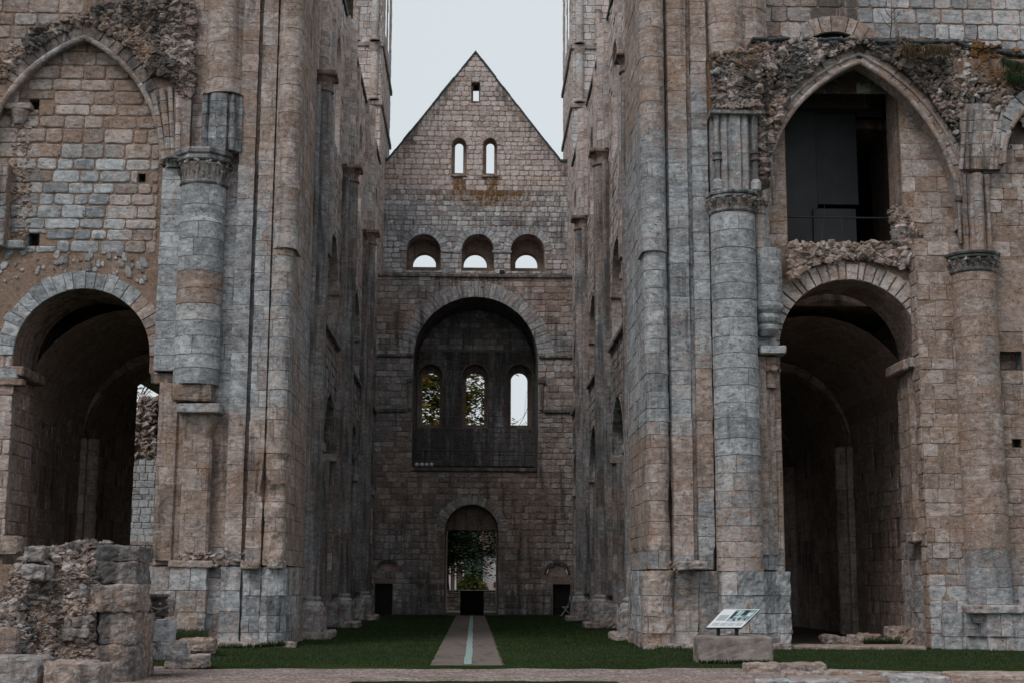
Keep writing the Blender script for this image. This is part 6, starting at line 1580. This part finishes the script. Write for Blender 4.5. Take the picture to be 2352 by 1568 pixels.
mb, o_ = fr(336, 418, 1474, 1515, yF-.1, 6, .06, (.65, .6, 0, .2), .8); tag(mb.build('stone_block', STONE, None, org=o_), 'pitted lichen covered footing under the pale block', 'stone block')
mb, o_ = fr(312, 338, 1410, 1580, yF-.6, 7, .05, (.4, .3, 0, .35), .8); tag(mb.build('stone_block', STONE, None, org=o_), 'narrow dark upright stone between the rubble wall and the broken capital', 'stone block')
mb, o_ = fr(408, 490, 1466, 1497, 33, 8, .04, (.4, .1, 0, .3), .6, moss=.3); tag(mb.build('stone_block', STONE, None, org=o_), 'brown mossy step stone at the foot of the left pier', 'stone block')
mb, o_ = fr(378, 470, 1505, 1540, 28.5, 9, .05, (.5, .4, 0, .2), .8, moss=.1); tag(mb.build('stone_block', STONE, None, org=o_), 'low broken stone lying on the gravel edge near the capital', 'stone block')
mb = MB(); 
for i in range(900):
    p = at(rnd.uniform(392, 475), 1462, 34+rnd.uniform(-.3, .3)); h = rnd.uniform(.08, .3); z_ = .75
    z_ = Z(1470, 34); mb.add([(p.x-.012, p.y, z_), (p.x+.012, p.y, z_), (p.x+rnd.uniform(-.1, .1), p.y+rnd.uniform(-.08, .08), z_+h)], [(0, 1, 2)], (rnd.random(), 0, 0, 0))
tag(mb.build('grass_tuft', GB), 'tuft of weeds on the ledge in front of the left pier', 'plant')
fr_ = MB(); a = at(388, 1497, 34.2); b = at(470, 1470, 34.2); rblock(fr_, ((a.x+b.x)/2, 34.6, b.z/2-.05), (b.x-a.x+.3, .9, b.z+.0), 3, .04, 8, col=(.5, .3, 0, .2))
tag(fr_.build('stone_block', STONE), 'long low block under the weeds in front of the left pier', 'stone block')
# lit ruined buttress outside, seen through the aisle gap
bu = thing('ruined_buttress', 'pale ruined masonry stump beyond the left archway', 'wall', (-14.6, 63.0, 0))
a, b = X(303, 63.0, 1150), X(356, 63.0, 1150)
mb = MB(); FBu = Frame((0, 63.0, 0), (1, 0, 0), (0, -1, 0))
box(mb, (a-1.5, 63.0, 0), (b, 64.5, Z(1058, 63.0)), (.5, .5, .7, 0)); ashlar(mb, FBu, a-1.5, b, 0, Z(1060, 63.0), tfn(cool=.8, val=.8, vs=.3, crust=0, cs=.1), [], rows=(.22, .34), wid=(.3, .5), d=.03, mid=False)
box(mb, (a-1.5, 62.85, Z(1256, 63.0)), (b+.05, 63.0, Z(1246, 63.0)), (.6, .4, 0, .1), bev=.02); mb.build('facing', STONE, bu)
mb = MB()
for i in range(500):
    t_ = rnd.random(); z_ = Z(1060, 63.0)+t_*(Z(915, 63.0)-Z(1060, 63.0)); xr = b-.05-t_*.15; xl = a-.3+t_*.5
    rock(mb, (rnd.uniform(xl, xr), 63.2+rnd.uniform(-.2, .6), z_), rnd.uniform(.13, .28), rnd, (rnd.random(), .35, 0, .0), 0, .7)
mb.build('rubble_top', STONE, bu)

# ------------------------------------------------------------------ fallen stones, lower right
LST = [(1717, 1785, 1522, 1541, 28.0, 'flat rectangular kerb stone on the gravel, left one of the row right of the plinth', (.5, .2, 0, .15)),
       (1787, 1845, 1524, 1541, 28.0, 'rough middle kerb stone between the flat one and the small rounded one', (.5, .3, 0, .2)),
       (1848, 1888, 1518, 1540, 28.1, 'small rounded stone at the right end of the kerb row', (.55, .3, 0, .2))]
for i, (u0, u1, v0, v1, yy, lab, cc) in enumerate(LST):
    a = at(u0, v1, yy); b = at(u1, v0, yy+.4); mb = MB(); o_ = ((a.x+b.x)/2, yy+.3, 0)
    rblock(mb, (o_[0], yy+.3, .04), (b.x-a.x, .6, .24), i+90, .04, 10, col=cc, moss=.08); tag(mb.build('kerb_stone', STONE, None, org=o_), lab, 'stone')
lw2 = thing('wall_footing', 'low line of broken wall footing stones along the lower right edge', 'wall', (X(1950, 27), 27, 0))
mb = MB()
for i, (u0, u1, yy, h_, cc) in enumerate(((1800, 1860, 26.7, .2, (.5, .3, 0, .15)), (1862, 1940, 26.7, .2, (.45, .35, 0, .2)), (1942, 2020, 26.7, .19, (.5, .3, 0, .2)), (2015, 2040, 26.6, .2, (.55, .3, 0, .1)))):
    a, b = X(u0, yy, 1550), X(u1, yy, 1550); rblock(mb, ((a+b)/2, yy, .0), (b-a, .5, h_), i+100, .05, 10, col=cc)
mb.build('stones', STONE, lw2)
mb = MB(); a, b = X(1800, 26.6, 1560), X(2030, 26.6, 1560); rblock(mb, ((a+b)/2, 26.0, .0), (b-a, 1.4, .09), 3, .015, 10, col=(.5, .1, .3, .0)); mb.build('mortar_top', STONE, lw2)
mb = MB(); a, b = X(1706, 25.6, 1565), X(1930, 25.6, 1565); rblock(mb, ((a+b)/2, 24.6, .0), (b-a, .6, .17), 4, .05, 12, col=(.5, .6, 0, .1)); mb.build('front_stone', STONE, lw2)
for i, (u0, u1, yy, h_, cc, lab) in enumerate(((2035, 2165, 25.4, .2, (.7, .6, 0, .1), 'pale grey coping block in the lower right'), (2175, 2460, 26.0, .14, (.6, .15, 0, 0), 'smooth pinkish slab at the lower right corner'))):
    a, b = X(u0, yy, 1560), X(u1, yy, 1560); mb = MB(); o_ = ((a+b)/2, yy, 0); rblock(mb, (o_[0], yy, .12-h_/2), (b-a, 1.2, h_), i+110, .03, 10, rot=-.1, col=cc); tag(mb.build('stone_block', STONE, None, org=o_), lab, 'stone block')
# dry grass hanging over the ledge, and weeds at the foot of the walls
HAY = leafmat('dry_grass', [(.03, .022, .014), (.07, .05, .028), (.12, .085, .045)], .2)
def hang(segs, n, label, mat, ln=(.15, .5), down=1, spread=.1):
    mb = MB(); r_ = random.Random(len(label))
    for (u0, v0, u1, v1, yy) in segs:
        for i in range(n):
            t_ = r_.random(); p = at(u0+(u1-u0)*t_, v0+(v1-v0)*t_, yy)+Vector((0, r_.uniform(-.12, .12), 0)); l = r_.uniform(*ln)
            e = Vector((r_.gauss(0, spread), r_.uniform(-.1, .02), -l*down)); m_ = p+e*.5+Vector((r_.gauss(0, .02), -.05, .03))
            mb.add([p-Vector((.01, 0, 0)), p+Vector((.01, 0, 0)), m_+Vector((.008, 0, 0)), m_-Vector((.008, 0, 0)), p+e], [(0, 1, 2, 3), (3, 2, 4)], (r_.random(), 0, 0, 0))
    p = at(segs[0][0], segs[0][1], segs[0][4])
    tag(mb.build('grass_tuft', mat, None, org=p), label, 'plant')
hang([(2075, 102, 2110, 104, Y0-1.05), (2122, 104, 2185, 106, Y0-1.05)], 240, 'dry brown grass hanging from the ledge right of the arch crown', HAY)
hang([(2300, 135, 2352, 150, Y0-1.05), (2310, 165, 2360, 175, Y0-1.0)], 420, 'dark green weeds growing on the rubble at the right edge', GB, (.1, .35))
hang([(495, 1492, 560, 1492, 37.45), (560, 1491, 655, 1482, 37.45)], 260, 'low weeds along the foot of the left crossing pier', GB, (.05, .2), -1, .05)
hang([(1505, 1496, 1600, 1499, 37.3), (1600, 1499, 1800, 1502, 37.25)], 260, 'low weeds along the foot of the right crossing pier', GB, (.05, .2), -1, .05)
hang([(1607, 1524, 1770, 1524, 30.95)], 260, 'grass growing against the foot of the information board block', GB, (.04, .12), -1, .03)
hang([(1985, 1478, 2070, 1480, Y0+.6)], 300, 'small patch of weeds inside the right archway', GB, (.05, .25), -1, .06)
# dead stems growing on the ledge
STEM = plain('dry_stem', (.05, .04, .035), .9)
for i, (u, v0, v1, lab) in enumerate(((3560/1.7414, 92, 10, 'tall branching dead stem on the rubble ledge'), (3904/1.7414, 96, 56, 'thin single dead stem near the right end of the ledge'), (3588/1.7414, 92, 70, 'short dead stem beside the tall branching one'), (3196/1.7414, 88, 74, 'shortest dead stem at the left of the ledge'))):
    p0_ = at(u, v0, Y0-.5); p1_ = at(u+3, v1, Y0-.5); mb = MB(); tube(mb, [p0_, p0_.lerp(p1_, .5)+Vector((.03, 0, 0)), p1_], [.02, .015, .008], 5)
    if i == 0:
        for t_, dx in ((.35, -.3), (.5, .35), (.62, -.22), (.72, .25)):
            c_ = p0_.lerp(p1_, t_); tube(mb, [c_, c_+Vector((dx*.5, 0, .15)), c_+Vector((dx, 0, .45))], [.012, .009, .005], 5)
    tag(mb.build('dead_stem', STEM, None, org=p0_), lab, 'plant')
st = MB()
for u, v0, v1, l in ((1886, 558, 470, 8), (1892, 558, 500, -14)):
    a = at(u, v0, Y0-.1); b = at(u+l, v1, Y0-.1); tube(st, [a, a.lerp(b, .5)+Vector((.02, 0, 0)), b], [.014, .01, .005], 5)
a = at(1902, 558, Y0-.1); tube(st, [a, at(1915, 540, Y0-.1), at(1923, 536, Y0-.1)], .01, 5)
tag(st.build('dead_stem', STEM, None, org=at(1886, 558, Y0-.1)), 'dry grass stems on the sill of the dark pointed opening', 'plant')
